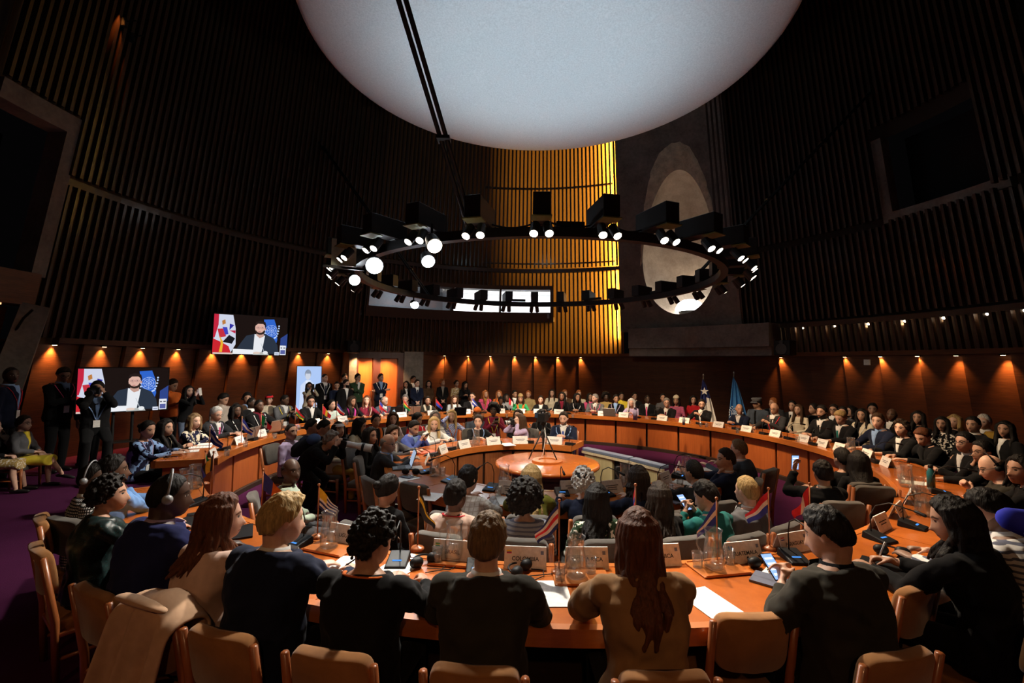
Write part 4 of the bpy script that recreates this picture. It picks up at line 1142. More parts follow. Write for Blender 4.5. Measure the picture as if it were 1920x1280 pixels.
    if 'l' in op:
        lc = CLR[op['l']]; mb = MB()
        for s_ in (-1, 1): mb.tube([tsurf(ps, t_, R(a * s_), infl + .011) for t_, a in ((.484, 95), (.468, 58), (.40, 34), (.28, 14), (.14, 2))], .009, 5, 0, True, False, .35)
        if 'lb' in op or d < 6: mb.tube([tsurf(ps, .490, R(a), infl + .006) for a in (95, 130, 160, 180, 200, 230, 265)], .010, 5, 0, True, False, .4)
        mb.build('lanyard', M_cloth, root, True, lc)
        c = tsurf(ps, .07, 0, infl + .016); mb = MB(); mb.box(c, (.085, .006, .115), Matrix.Rotation(-ps.lean * .6, 3, 'X')); mb.build('badge', M_card, root)
    if 'sc' in op:
        mb = MB()
        for s_ in (-1, 1): mb.tube([tsurf(ps, t_, R(a * s_), infl + .012) for t_, a in ((.492, 180), (.49, 110), (.475, 60), (.40, 26), (.28, 18), (.14, 15))], [.026, .03, .034, .034, .034, .03], 8, 0, True, True, .6)
        mb.build('scarf', M_cloth, root, True, CLR[op['sc']])
    if 'g' in op:
        mb = MB(); M = ps.Mh
        for s_ in (-1, 1):
            c = V((s_ * .031, .100, .008)); mb.tube([M @ (c + V((.023 * math.cos(2 * PI * q / 12), -.006 * abs(math.cos(2 * PI * q / 12)), .018 * math.sin(2 * PI * q / 12)))) for q in range(13)], .0026, 5)
            mb.tube([M @ V((s_ * .054, .094, .012)), M @ V((s_ * .076, .04, .014)), M @ V((s_ * .079, -.01, .012))], .0024, 5)
        mb.tube([M @ V((-.009, .102, .012)), M @ V((.009, .102, .012))], .0025, 5)
        mb.build('glasses', M_black, root)
    if 'hs' in op:
        mb = MB(); M = ps.Mh
        mb.tube([M @ V((.088 * math.cos(R(a)), -.012, .018 + .125 * math.sin(R(a)))) for a in range(0, 181, 15)], .0065, 6, 0, True, False, 1)
        for s_ in (-1, 1): mb.ball(M @ V((s_ * .088, -.008, .0)), .026 * ps.hs, 14, 9)
        mb.build('headset', plain('grey_headband', (.30, .31, .33), .35) if 'hw' in op else M_black, root, True)
    if 'mask' in op:
        mb = MB(); mb.loft([[ps.Mh @ (headpt(R(th), R(a), False) + V((0, e, 0))) for a in range(-75, 76, 15)] for th, e in ((100, .012), (108, .020), (120, .020), (135, .014), (150, .006))], 0, False, False)
        mb.build('face_mask', M_cloth, root, True, CLR[op['mask']])
    if 'hb' in op:
        mb = MB(); mb.loft([[ps.Mh @ (headpt(R(th), 2 * PI * q / 22, False) * 1.0 + headpt(R(th), 2 * PI * q / 22, False).normalized() * (.022)) for q in range(22)] for th in (50, 60, 70)], 0, False); mb.build('headband', M_cloth, root, True, CLR[op['hb']])
    # ---- lower half
    lowc = CLR[op.get('pc', 'blk')]; vb = max(vox * 1.6, .016)
    if zone != 'B' or 'legs' in op:
        mb = MB()
        if kind == 'dress' or 'skirt' in op:
            if stand: mb.loft([[V((r_ * math.sin(2 * PI * q / 16), r_ * .75 * math.cos(2 * PI * q / 16), z)) for q in range(16)] for r_, z in ((.15, ps.hz + .1), (.19, ps.hz - .05), (.22, .55), (.23, .45))])
            else:
                rr = []
                for f in (0, .3, .7, 1, 1.08):
                    c = V((0, -.08 + .54 * f, ps.hz - .02 - .03 * f)); rr.append([c + V((.19 * math.cos(2 * PI * q / 16), 0, .10 * math.sin(2 * PI * q / 16))) for q in range(16)])
                mb.loft(rr)
            queue(mb, 'skirt', PAT[op['sp']] if 'sp' in op else M_cloth, root, vb, CLR[op.get('skirt', cn)] if op.get('skirt', '1') != '1' else tc, 2)
        if 'bare' not in op:
            mb = MB(); torso(mb, ps, .004, -.125, .04, 14)
            for s_ in (-1, 1):
                a, kn, an = legs[s_]; mb.tube([a, (a + kn) / 2, kn, (kn + an) / 2, an], [.092, .086, .068, .062, .054], 10, 0, True, True)
            queue(mb, 'trousers', M_cloth, root, vb, lowc, 2)
        if 'feet' in op or zone in ('On', 'N', 'M', 'I') or stand:
            for s_ in (-1, 1):
                kn, an = legs[s_][1:]; tz = an.z - .05
                fd = V((0, 1, 0)) if 'cl' not in op or s_ < 0 else V((-.25, .95, -.25))
                mb = MB(); mb.tube([an + V((0, -.055, -.045)), an + V((0, 0, -.045)), an + V((0, 0, -.05)) + fd * .10, an + V((0, 0, -.058)) + fd * .17], [.036, .042, .044, .034], 10, 0, True, True, .75, (0, 0, 1))
                mb.build('shoe', plain('polished_black_leather', (.012, .011, .011), .3), root, True)
    return ps
def loc_of(ps, p): return ps.loc + Matrix.Rotation(ps.yaw, 3, 'Z') @ V(p) * ps.k
PEOPLE = {}
ROSTER = """
277,787|O|f|blouse:sky|b|bun:k|write|p=blotch hy=-25 hp=14 l=lil feet|woman in blue and white splashed blouse, hair pulled back
311,785|O|f|sweater:blk|b|wavy:k|clasp|l=crm hy=-15 hp=4|woman in black cardigan with wavy dark hair
365,774|O|f|blouse:crm|a|bob:t|clasp|p=blotch l=crm hy=-20 hp=8|woman with brown bob in dark and cream patterned blouse
406,762|O|m|suit:chr|a|side:s|type|g l=lil s=wht t=pnk hy=-15|silver haired man with glasses in grey suit
443,757|O|f|sweater:blk|d|bob:k|lap|hs l=wht hy=-20|woman in black wearing a headset and white lanyard
486,748|O|m|suit:blk|d|crop:k|table|s=mar l=wht hy=-10|man in black suit over maroon shirt
583,741|O|m|suit:blk|a|side:k|write|g s=wht hy=-25 hp=10|man with glasses, black suit and open white collar
622,748|O|f|blouse:min|a|bun:k|clasp|p=flower hy=5 hp=6|woman in mint print blouse with tied dark hair
660,742|O|f|blouse:blk|c|wavy:d|table|sc=mag hy=10 hp=12|woman with magenta scarf over dark top
688,741|O|f|sweater:mar|a|mid:r|chin|l=crm hy=-30 hp=-4|auburn haired woman in maroon with hands at her mouth
721,742|O|m|suit:slt|a|fringe:g|table|s=wht l=red hp=26|bald man in slate suit bowing over his papers
760,739|O|m|suit:blk|a|short:g|chin|s=wht hy=-30 hp=10|grey haired man in black suit resting chin on hand
802,742|O|f|sweater:gbr|b|bun:d|table|sc=crm hy=-10|woman with cream scarf over brown cardigan
852,740|O|f|blazer:lgr|a|mid:b|type|hp=20 hy=0|woman in pale grey blazer behind the black laptop
886,735|O|m|suit:blk|a|crop:d|table|s=wht hy=-28 w=1.08|stout man in black suit with short cropped hair
939,748|O|f|sweater:blk|d|bun:k|type|l=wht hp=26 hy=0|woman bowing low over the desk in black
976,739|O|f|blouse:grn|b|wrap:d|table|wc=khk sc=org hy=-5|woman in green shawl and khaki headwrap
1014,741|O|f|blazer:blk|a|bun:k|table|s=wht hy=-5 w=1.06|woman in black blazer over white top
1054,734|O|f|blazer:blk|c|mid:k|lap|s=mar hy=-8|woman with dark hair in black blazer and maroon top
1082,736|O|f|sweater:blk|c|mid:k|clasp|l=wht hy=30|woman in black with white lanyard looking aside
1116,738|O|m|suit:gry|a|short:g|clasp|b=.7 s=wht t=mar l=pnk hy=-42 w=1.08|bearded grey haired man in grey suit with pink lanyard
1184,746|O|f|blouse:lil|a|long:s|type|g hy=12 hp=12|woman with long silver hair and glasses
1250,746|O|m|suit:blk|a|side:g|clasp|g s=wht t=mar hy=22 w=1.04|grey haired man with glasses, black suit and red tie
1316,748|O|m|suit:blk|a|short:k|mic|b=.95 g s=wht hy=25 hp=4|bearded man with glasses speaking into his microphone
1386,756|O|m|suit:nvy|b|fringe:g|clasp|s=wht hy=48 hp=4|bald older man in dark navy suit turned towards the speaker
1452,754|O|m|suit:chr|b|bald:k|mic|g s=wht t=blk l=red hy=10 hp=14|bald man with glasses and red lanyard
1541,759|O|m|suit:blk|b|short:k|clasp|b=.95 s=wht t=blk hy=14 hp=4|bearded man in black suit and black tie
1576,769|O|m|suit:blk|a|side:y|table|s=wht t=tea hp=28 hy=14 w=1.05|fair haired man with green tie bowing his head
1646,774|O|m|suit:nvy|a|quiff:b|table|s=sky hy=34 hp=4 w=1.05|brown haired man in navy suit and pale blue shirt
1690,786|O|f|blazer:blk|a|curly:d|table|s=wht hy=30|woman with short curly hair and black blazer
1730,801|O|m|suit:blk|a|short:r|table|s=blk hp=34 hy=24 lean=16|brown haired man in black bowing over the desk
1809,809|O|m|suit:blk|a|short:k|clasp|g s=wht hy=26|man with black glasses and open white collar
1842,825|O|m|sweater:blk|b|short:k|chin|g hy=20 hp=8|man with thick glasses leaning chin on hand
1860,851|O|m|sweater:gbr|a|fringe:d|phone|g hs d=4.5 hp=26 hy=10 lean=14|balding man with headphones and glasses looking down
1858,915|On|m|shirt:wht|a|short:k|write|b=.6 hp=34 hy=30 lean=14 p=hstripe|dark haired man in white striped shirt writing
1789,929|On|f|sweater:blk|b|mid:k|write|hp=22 hy=26 lean=12|woman in black with dark shoulder length hair writing notes
1552,949|On|m|suit:gbr|b|short:k|phone|s=blk hp=24 hy=24 lean=7 w=1.05|man in dark brown suit holding a lit phone
1197,953|On|f|blazer:tan|a|long:r|table|s=blk hy=-2 w=1.06 closed|woman in tan blazer with long brown hair
915,960|On|m|suit:gbr|a|short:t|table|s=wht hy=-6 w=1.04|broad man in dark grey brown suit with receding hair
700,962|On|m|sweater:blk|b|curly:k|write|l=org lb hy=-22 hp=18 w=1.06|person with curly black hair and black sweater
530,925|On|m|suit:nvy|a|quiff:y|write|s=wht hy=-26 hp=12 b=.3 w=1.06|fair haired man in navy suit holding a pen
415,925|On|f|blouse:ppk|a|mid:r|table|hy=-30 hp=8|woman in pale pink blouse with straight chestnut hair
318,886|On|m|suit:dbl|e|crop:k|table|hs hw s=lil hy=-24 hp=10 w=1.08|man in deep blue suit wearing a grey headset
205,892|On|f|sweater:dtl|b|curly:k|table|p=sequin hy=-20 w=1.05|woman with big curly hair in black sequined top
174,867|On|m|shirt:wht|d|crop:k|lap|p=check hs hw g hy=-30 hp=8|man in checked shirt with headset and glasses
212,852|N|m|shirt:lbl|d|short:k|chin|d=3.85 turn=40 hy=-30 hp=6|man in bright blue shirt with hand at his chin
1914,852|O|f|sweater:blk|b|bob:k|table|d=4.05 hy=40|woman at the frame edge lit warm from the desk
546,793|M|m|shirt:lil|b|crop:k|lap|hy=-20 hp=0 h=1.15|young man in pale lilac shirt gazing up
584,794|M|m|sweater:nvy|b|short:k|lap|hp=10 h=1.06|dark haired person hidden behind the crouching photographer
607,787|M|m|sweater:blk|b|short:k|lap|g hp=24 h=1.13|man in black with glasses looking down
635,790|M|f|blouse:crm|b|mid:k|lap|wc=wht hb=wht l=red hy=-25 hp=-8 pc=mus h=1.15|woman with white headband and red lanyard
675,782|M|f|sweater:crm|b|mid:k|lap|hp=28 h=1.15|woman in cream sweater with long black hair looking down
705,775|M|f|sweater:blk|b|bun:k|lap|sc=org hy=-20 h=1.15|woman with orange flowered scarf
737,772|M|f|blouse:wht|a|wavy:b|lap|hy=-30 sc=blk h=1.15|brown haired woman in white blouse with black collar
782,773|M|f|blazer:red|c|short:k|lap|l=wht hp=20 s=red d=8.5|person in bright red jacket reading
816,771|M|f|sweater:wht|a|bob:g|lap|hy=-20 d=8.85|grey haired woman in white behind the fair haired woman
847,770|M|f|blouse:blu|b|mid:y|raise|p=zig l=org hy=-25 d=9.05|fair woman in blue zigzag top raising her arm
895,766|M|m|suit:slt|d|wrap:k|lap|wc=org s=sky hy=-10 d=9.35|man in dark suit and orange headwrap
926,757|M|f|blazer:mar|e|afro:k|phone|l=yel s=mar hy=-25 hp=6|woman in maroon jacket with large afro
972,768|M|f|sweater:blk|b|mid:d|lap|hy=-25 d=9.3|dark haired woman just behind the camera woman
975,782|M|f|blazer:lil|a|mid:b|cam|hy=-10 s=lil turn=-60 d=8.45|woman in lilac blazer aiming a camera
1015,766|M|f|sweater:blk|b|long:k|lap|l=wht hp=16 hy=0 d=9.2|woman in black behind the tripod camera
1057,771|I|m|suit:nvy|a|short:d|clasp|b=.8 s=wht t=blu l=sky hp=10 hy=-4 d=8.3 w=1.08|bearded man in navy suit with blue lanyard
897,781|I|f|sweater:blk|a|short:d|table|l=sky hy=-30 d=8.25 w=1.08|short haired woman in black with blue lanyard
814,786|I|f|blazer:wht|a|mid:y|table|s=wht hy=-35 hp=12 d=7.9 w=1.08|fair haired woman in white jacket
776,787|I|m|suit:blu|b|short:k|phone|s=sky hy=-10 hp=22 w=1.05 d=7.3|man in vivid blue suit looking at his phone
736,799|I|m|suit:gry|a|quiff:d|table|s=wht hy=-20 hp=8 d=6.75 w=1.08|man with swept dark hair and grey suit
727,826|I|m|suit:chr|b|fringe:g|type|g s=sky b=.4 hy=-20 hp=14 d=5.95 w=1.08|balding man with glasses typing on a laptop
694,813|M|f|sweater:blk|b|long:k|lap|hy=-20 d=6.5|woman with very long black hair in black
878,872|I|f|blazer:sil|a|short:k|table|p=plaid s=wht hy=-12 closed d=4.1 w=1.08|person in pale plaid jacket with short black hair
996,870|I|f|sweater:oli|a|long:y|table|hy=-5 w=1.08 d=4.08|woman in olive with long fair hair tied back
1094,881|I|f|sweater:nvy|a|curly:s|table|hy=-6 hb=blk w=1.08 d=4.08|person with curly silver hair and black headband
1197,872|I|f|blazer:nvy|a|bob:d|table|s=blk hy=-10 w=1.06 closed d=4.1|woman with gathered brown hair in navy jacket
1301,863|I|m|suit:blk|b|slick:k|table|s=wht turn=-22 hy=10 hp=8 w=1.06 d=4.5|man with slicked black hair in black suit
1361,842|I|m|suit:nvy|b|short:d|chin|s=wht hy=30 ch=-1 d=5.1 w=1.08|dark haired man in navy suit with hand near his mouth
1385,828|I|m|suit:slt|a|short:t|table|s=wht turn=-38 hy=10 d=5.75 w=1.08|man with short greying hair in slate suit
726,918|N|f|sweater:blk|b|bun:k|lap|hp=20|person with glossy black hair bowed low
855,911|N|m|shirt:ppk|d|short:k|lap|l=red lb hy=-15 s=wht|man in cream shirt with a red lanyard round his neck
985,913|N|f|blouse:lgr|c|afro:k|lap|p=hstripe w=1.1|person with huge dark curly hair and striped top
1119,946|N|f|sweater:dgr|b|mid:k|lap|p=flower|woman with long black hair in camouflage jacket
1237,942|N|f|sweater:blk|b|mid:d|lap|hp=10|dark haired woman mostly hidden by the tan blazer woman
1325,925|N|m|shirt:tea|b|short:k|phone|hp=28 hy=20|man in teal shirt looking at a blue lit phone
1400,891|N|m|suit:gry|a|slick:y|lap|s=wht hy=-10 w=1.1 h=1.24|fair haired man with slicked hair in grey suit
1543,892|N|m|suit:blk|b|short:k|onephoto|s=crm hy=-6 face=-4 h=1.3|man in black holding up a phone to photograph
1610,862|N|f|sweater:blk|b|long:k|lap|face=-12 hy=-8 r=3.72|woman with long black hair beside the desk front
1580,872|N|m|sweater:blk|b|short:k|lap|face=5 hy=0|dark haired man taking a picture beside the long haired woman
546,880|N|m|shirt:sge|e|fringe:k|lap|hy=-60 hp=0 h=1.2 turn=-10 w=1.08 pc=gry|balding man in pale green shirt seen in profile
622,808|M|m|suit:blk|a|curly:g|cam|stand hz=.74 lean=52 face=-98 hp=10 hy=8 h=1.12 s=none closed d=6.1|grey haired photographer crouching with a long white lens
419,736|B|m|shirt:tau|b|short:k|lap|hp=30|man in taupe shirt looking down in his lap
464,736|B|m|blazer:brn|b|short:k|lap|hs s=sky hy=-30|man in brown jacket with black headphones
472,744|B|m|suit:blk|e|crop:k|lap|r=6.6|dark man half hidden behind the maroon shirt
505,738|B|f|sweater:crm|a|bun:d|lap|hb=red hy=-40|woman with a red hairband and cream top
534,739|B|m|suit:gry|d|crop:k|phone|l=yel r=6.5 hp=18 s=wht|man in grey suit with yellow lanyard reading
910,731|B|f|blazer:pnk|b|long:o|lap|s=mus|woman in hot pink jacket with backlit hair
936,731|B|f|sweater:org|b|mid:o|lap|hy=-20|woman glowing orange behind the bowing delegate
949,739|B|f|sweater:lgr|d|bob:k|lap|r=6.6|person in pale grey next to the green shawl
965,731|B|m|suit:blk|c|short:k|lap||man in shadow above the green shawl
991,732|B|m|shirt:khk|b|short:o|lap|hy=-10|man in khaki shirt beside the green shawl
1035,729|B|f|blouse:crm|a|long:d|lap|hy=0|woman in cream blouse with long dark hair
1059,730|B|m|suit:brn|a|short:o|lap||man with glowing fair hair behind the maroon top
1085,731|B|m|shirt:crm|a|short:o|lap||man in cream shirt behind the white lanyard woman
1106,736|B|f|sweater:pnk|c|mid:k|lap|r=6.6|woman in pink behind the bearded grey man
1136,736|B|f|sweater:gld|e|afro:k|lap|r=6.6|woman in gold trimmed black beside the grey suit
1155,739|B|m|suit:blk|c|short:k|lap|s=sky l=lil r=6.1|young man in black suit with lilac lanyard
1165,735|B|m|shirt:yel|c|short:k|lap|r=7.2|man in lime yellow shirt in shadow
1190,735|B|m|suit:blk|b|short:k|lap|r=7.5|man in shadow just above the silver haired woman
1214,740|B|m|suit:blk|e|crop:k|lap|t=pnk r=6.5|man in black suit with pink tie in shadow
1243,737|B|f|shirt:gry|b|bun:k|lap|r=6.9 hy=20|woman in grey behind the red tie man
1268,742|B|f|blouse:pnk|b|wrap:k|lap|wc=crm hy=10 p=hstripe r=6.5|woman in pink stripes with a pale headwrap
1300,741|B|f|sweater:red|a|bob:k|lap|hy=25|woman in red with dark bob by the tricolour flag
1420,746|B|m|suit:slt|c|cap:k|lap|wc=gry t=blk s=gry closed r=6.6 w=1.12|uniformed officer with a peaked cap
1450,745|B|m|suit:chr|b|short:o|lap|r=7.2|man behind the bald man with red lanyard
1486,750|B|f|suit:blk|b|bun:k|lap|t=blk hy=10|woman in black suit with hair tied back
1497,757|B|f|blouse:crm|b|long:b|lap|r=6.5 hy=10|woman in cream shirt with loose brown hair
1526,755|B|f|sweater:blk|b|bun:k|lap||woman in black lost in shadow
1563,757|B|m|suit:blk|b|short:d|lap|g hy=20|man with glasses above the fair haired man
1580,761|B|f|sweater:blk|b|bun:k|lap|hy=25 r=6.6|woman in black just behind the fair haired man
1597,760|B|f|sweater:gry|a|bob:k|lap|r=7.65|dark haired person between two delegates in the audience
1616,765|B|f|blazer:crm|b|mid:k|lap|s=blk l=wht hy=25 r=6.5|woman in cream cardigan with white lanyard
1636,755|B|m|shirt:wht|b|short:k|lap|hy=30 r=7.5|man with white collar in the audience
1672,765|B|m|suit:blk|d|bald:k|lap|hy=20|bald dark skinned man in the audience
1721,769|B|f|sweater:blk|b|long:k|lap|hy=30|woman with long black hair behind the bowing man
1766,780|B|f|sweater:blk|b|long:k|lap|p=flower hy=30|woman with long hair and speckled scarf
1790,776|B|f|sweater:blk|a|long:y|lap|r=7.4 hy=20|fair haired woman lit from above
1824,780|B|m|suit:blk|b|short:k|lap|hy=26 r=6.8|dark man before the mustard jacket
1845,776|B|m|blazer:mus|a|short:w|lap|hy=20 r=7.5|white haired man in mustard jacket
1884,788|B|f|blazer:blk|b|mid:k|lap|s=wht hy=30|woman with white collar in deep shadow
22,681|S|m|suit:nvy|e|crop:k|down|d=7.5 l=red s=sky hy=-40 turn=25|tall man in navy suit with red lanyard and badge
120,686|S|m|suit:blk|b|short:d|phone|d=8.4 g l=pnk t=nvy s=sky hp=30 hy=-20|man with pink lanyard reading a small device
178,698|S|m|suit:blk|b|short:k|down|d=8.9 hy=-20|man in black half hidden before the screen
183,721|S|m|suit:blk|b|short:k|cam|d=7.6 l=sky s=sky hy=-20 turn=-40 k=1.0 hz=.93|photographer in black with a raised camera
354,722|S|f|sweater:blk|a|long:k|photo|d=9.6 pc=dnm hy=-20 turn=10|woman in black sweater photographing with a white phone
322,732|S|m|shirt:org|b|short:d|phone|d=9.9 k=.95|person in orange and black beside the screen edge
580,716|S|f|blouse:crm|b|long:k|photo|mask=sky sc=org hy=-20|masked woman in cream top holding up a phone
609,700|S|m|suit:blk|a|crop:d|down|t=nvy l=wht s=wht|man in black suit and tie with hanging badge
632,714|S|m|sweater:nvy|a|crop:k|front|hp=22 hy=-20 r=7.9|man in dark sweater looking down
646,700|S|m|suit:blk|a|short:k|down|r=8.7|man with black hair behind the masked man
649,711|S|m|suit:blk|a|short:k|down|mask=blk s=wht r=7.6|man in black mask and white shirt
671,700|S|m|suit:dgr|b|short:k|mouth|s=wht|man in dark green jacket with hand over his mouth
714,700|S|m|suit:nvy|b|short:k|cross|s=sky l=wht|man in navy suit with crossed arms before the orange door
762,716|S|f|blazer:blk|b|mid:k|front|hy=-30|woman in black with long dark hair near the concrete pillar
775,704|S|m|suit:blk|c|short:k|down|r=8.75|man in shadow whispering behind the tie man
782,711|S|m|suit:nvy|a|short:k|front|t=nvy s=wht hy=20 r=7.95|young man in navy suit with a dark tie
804,716|S|f|sweater:brn|a|bob:k|front|hy=-10 r=8.7|woman in brown half hidden in shadow
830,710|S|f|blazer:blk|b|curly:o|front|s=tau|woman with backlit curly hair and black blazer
856,712|S|f|blouse:gld|b|bun:d|front|p=flower g|woman in gold patterned top with glasses
872,718|S|f|sweater:blk|c|long:k|phone|hp=20 r=7.9|woman in black looking down by the wall
45,778|S|f|blazer:gry|a|short:d|lap|seat d=7.3 face=-75 g s=yel hy=-8 cl bare skirt=yel feet|woman in grey blazer and yellow dress with crossed legs
-14,800|S|f|sweater:blk|a|mid:d|lap|seat d=7.0 face=-70 bare skirt=gld sp=flower an=.06 feet|woman in patterned black skirt
"""
SUF = {'O': ' at the outer desk', 'On': ' at the outer desk', 'I': ' at the inner desk', 'M': ' seated behind the inner desk', 'N': ' between the desks', 'B': ' by the wall', 'S': ''}
for row in ROSTER.strip().split('\n'):
    xy, zone, sex, top, skin, hr, arms, opts, ref = row.split('|')
    x, y = map(float, xy.split(','))
    if 'seat' in opts: zone = 'B'; opts += ' legs'
    lab = ref
    s_ = SUF[zone] if 'seat' not in opts else ' seated near the standing men'
    if len((lab + s_).split()) <= 15 and ' by ' not in lab[-20:]: lab += s_
    ps = make_person(x, y, zone, sex, top, skin, hr, arms, opts, ref, lab)
    PEOPLE[(int(x), int(y))] = ps
    ps.zone = zone
finish_people()

# ================================================================== chairs
M_uph = objcol('velvet_upholstery', .8, .25)[0]
M_chw = M_chairwood
def make_chair(col):
    t = thing('chair', '', 'chair', (0, 0, 0))
    def pad(w, h, th, nx=10, ny=8, bow=0.0, ex=5.0):
        mb = MB(); rings = []
        for i in range(ny + 1):
            f = -1 + 2 * i / ny; r_ = []
            for j in range(24):
                a = 2 * PI * j / 24; c, s_ = math.cos(a), math.sin(a)
                r_.append((c, s_))
            rings.append(r_)
        # superellipse pillow: layers through the thickness
        vs = []
        for k, (tz, sc) in enumerate(((-.5, .80), (-.42, .93), (-.2, 1.0), (.2, 1.0), (.42, .93), (.5, .80))):
            ring = []
            for j in range(32):
                a = 2 * PI * j / 32; c, s_ = math.cos(a), math.sin(a)
                x = math.copysign(abs(c) ** (2 / ex), c) * w / 2 * (1 - (1 - sc) * .25); z = math.copysign(abs(s_) ** (2 / ex), s_) * h / 2 * (1 - (1 - sc) * .25)
                ring.append((x, tz * th + bow * (1 - (2 * x / w) ** 2), z))
            vs.append(ring)
        return vs
    mb = MB(); mb.loft([[(x, y_, z) for x, y_, z in r_] for r_ in pad(.37, .29, .06, bow=-.035)])
    o = mb.build('backrest', M_uph, t, True, col); o.location = (0, -.215, .70); o.rotation_euler = (R(10), 0, 0)
    mb = MB(); mb.loft([[(x, z, -y_) for x, y_, z in r_] for r_ in pad(.40, .42, .075)][::-1]); o = mb.build('seat', M_uph, t, True, col); o.location = (0, .02, .348)
    for s_ in (-1, 1):
        mb = MB(); mb.tube([(s_ * .205, -.17, 0), (s_ * .205, -.19, .4), (s_ * .205, -.262, .81)], [.020, .022, .018], 8, 0, True, False); mb.build('leg', M_chw, t, True)
        mb = MB(); mb.tube([(s_ * .20, .20, 0), (s_ * .20, .19, .345)], [.017, .021], 8); mb.build('leg', M_chw, t, True)
        mb = MB(); mb.tube([(s_ * .203, .19, .31), (s_ * .203, -.18, .31)], .018, 8); mb.tube([(s_ * .203, .19, .16), (s_ * .203, -.175, .16)], .012, 8); mb.build('side_rail', M_chw, t, True)
    mb = MB(); mb.tube([(-.2, -.18, .31), (.2, -.18, .31)], .016, 8); mb.build('stretcher', M_chw, t, True)
    return t
tanc, gryc = (.34, .15, .048), (.085, .075, .065)
ch_tan = make_chair(tanc); ch_gry = None
used_t = used_g = False
for key, ps in PEOPLE.items():
    if ps.zone not in ('On', 'N', 'M', 'I') and key not in ((45, 778), (-14, 800)): continue
    if key in ((622, 808),): continue
    near = ps.zone == 'On'
    if near:
        c = ch_tan if not used_t else copy_tree(ch_tan); used_t = True
    else:
        if ch_gry is None: ch_gry = make_chair(gryc); c = ch_gry
        else: c = copy_tree(ch_gry)
    p = loc_of(ps, (0, .02 if near else -.03, 0)); c.location = (p.x, p.y, 0); c.rotation_euler = (0, 0, ps.yaw)
    c['label'] = ('tan velvet wooden chair under the ' if near else 'grey brown upholstered chair under the ') + ps.ref
    c['label'] = ' '.join(c['label'].split()[:16]); c['group'] = 'chairs along the desks'
def extra_chair(src, x, y, zt, turn, label, ctr=C1):
    p = at_z(x, y, zt); c = copy_tree(src); rz = face_to(p, ctr) + R(turn); q = p + Matrix.Rotation(rz, 3, 'Z') @ V((0, .25, 0))
    c.location = (q.x, q.y, 0); c.rotation_euler = (0, 0, rz); c['label'] = label; c['group'] = 'chairs along the desks'; return c
extra_chair(ch_tan, 1412, 1152, .83, -6, 'empty tan velvet chair with orange wood posts between tan blazer woman and phone man')
extra_chair(ch_tan, 1722, 1106, .80, 6, 'empty tan chair mostly hidden between phone man and writing woman')
extra_chair(ch_gry, 775, 912, .80, 10, 'empty grey chair pushed against the inner desk beside the plaid jacket', C2)
extra_chair(ch_gry, 1290, 962, .80, 0, 'empty dark grey chair behind the slicked hair man at the inner desk', C2)
extra_chair(ch_gry, 690, 905, .78, 0, 'empty grey chair behind the balding laptop man', C2)
# coat over a chair back
ps = PEOPLE[(415, 925)]
cp = loc_of(ps, (0, -.20, 0))
t = thing('coat', 'pale tan coat draped over the chair back of the pink blouse woman', 'coat', (cp.x, cp.y, .0), ps.yaw)
mb = MB(); rings = []
for i in range(41):
    u = -1 + 2 * i / 40
    ring = []
    for j in range(23):
        v = j / 22     # front bottom -> over the top -> down the back
        if v < .26: y_, z = .105, .60 + .27 * (v / .26)
        elif v < .40: a = PI * (v - .26) / .14; y_, z = .105 * math.cos(a), .87 + .05 * math.sin(a)
        else: f = (v - .40) / .60; y_, z = -.105 - .12 * f, .87 - .80 * f
        spread = 1 + .14 * max(0, v - .40)
        fd = sstep(.36, .75, v); fold = (.030 * math.sin(u * 8 + 1) + .016 * math.sin(u * 17 + 3 * v)) * (.25 + fd)
        ring.append((u * .225 * spread + .02 * math.sin(v * 7), y_ - fold * (1 if v > .33 else -.4) - .02 * u * u * max(0, v - .4), z - .085 * u * u + .010 * math.sin(u * 6)))
    rings.append(ring)
mb.loft(rings, 0, False, False); o = mb.build('coat_cloth', M_cloth, t, True, (.58, .37, .24)); m_ = o.modifiers.new('s', 'SOLIDIFY'); m_.thickness = .016
m_ = o.modifiers.new('u', 'SUBSURF'); m_.levels = 1; m_.render_levels = 1
mb = MB(); mb.tube([(-.17, -.075, .885), (-.10, -.095, .905), (0, -.105, .915), (.10, -.095, .905), (.16, -.075, .885)], [.02, .032, .036, .032, .02], 10, 0, True, True, .55); mb.build('coat_collar', M_cloth, t, True, (.58, .37, .24))

# ================================================================== desk items
SEEN = set()
def nearest_ref(p, zones=('O', 'On', 'I', 'N')):
    return sorted((q for q in PEOPLE.values() if q.zone in zones), key=lambda q: (q.loc - V((p.x, p.y, 0))).length)
def lab(pre, p, zones=('O', 'On', 'I')):
    for link in ('before the ', 'close to the '):
        for q in nearest_ref(p, zones)[:4]:
            s_ = pre + ' ' + link + q.ref
            if s_ not in SEEN and len(s_.split()) <= 16: SEEN.add(s_); return s_
    SEEN.add(pre); return pre
def out_rot(p, inner=False):
    c = C2 if inner else C1
    return R(ang(p, c) - 90)                     # local +y points outwards, to the delegate
def text(s_, parent, loc, rot, size, mat=None, name='lettering', align='CENTER'):
    c = bpy.data.curves.new(name, 'FONT'); c.body = s_; c.size = size; c.align_x = align; c.align_y = 'CENTER'; c.extrude = .0004; c.offset = size * .012
    o = bpy.data.objects.new(name, c); COL.objects.link(o); o.parent = parent; o.location = loc; o.rotation_euler = rot
    c.materials.append(mat or M_ink); return o
def flatrect(mb, c, u, v, w, h, mat=0):
    c, u, v = V(c), V(u), V(v); n = u.cross(v).normalized() * .0006
    mb.add([c - u * w - v * h + n, c + u * w - v * h + n, c + u * w + v * h + n, c - u * w + v * h + n], [(0, 1, 2, 3)], mat)
FLAGCOL = {}
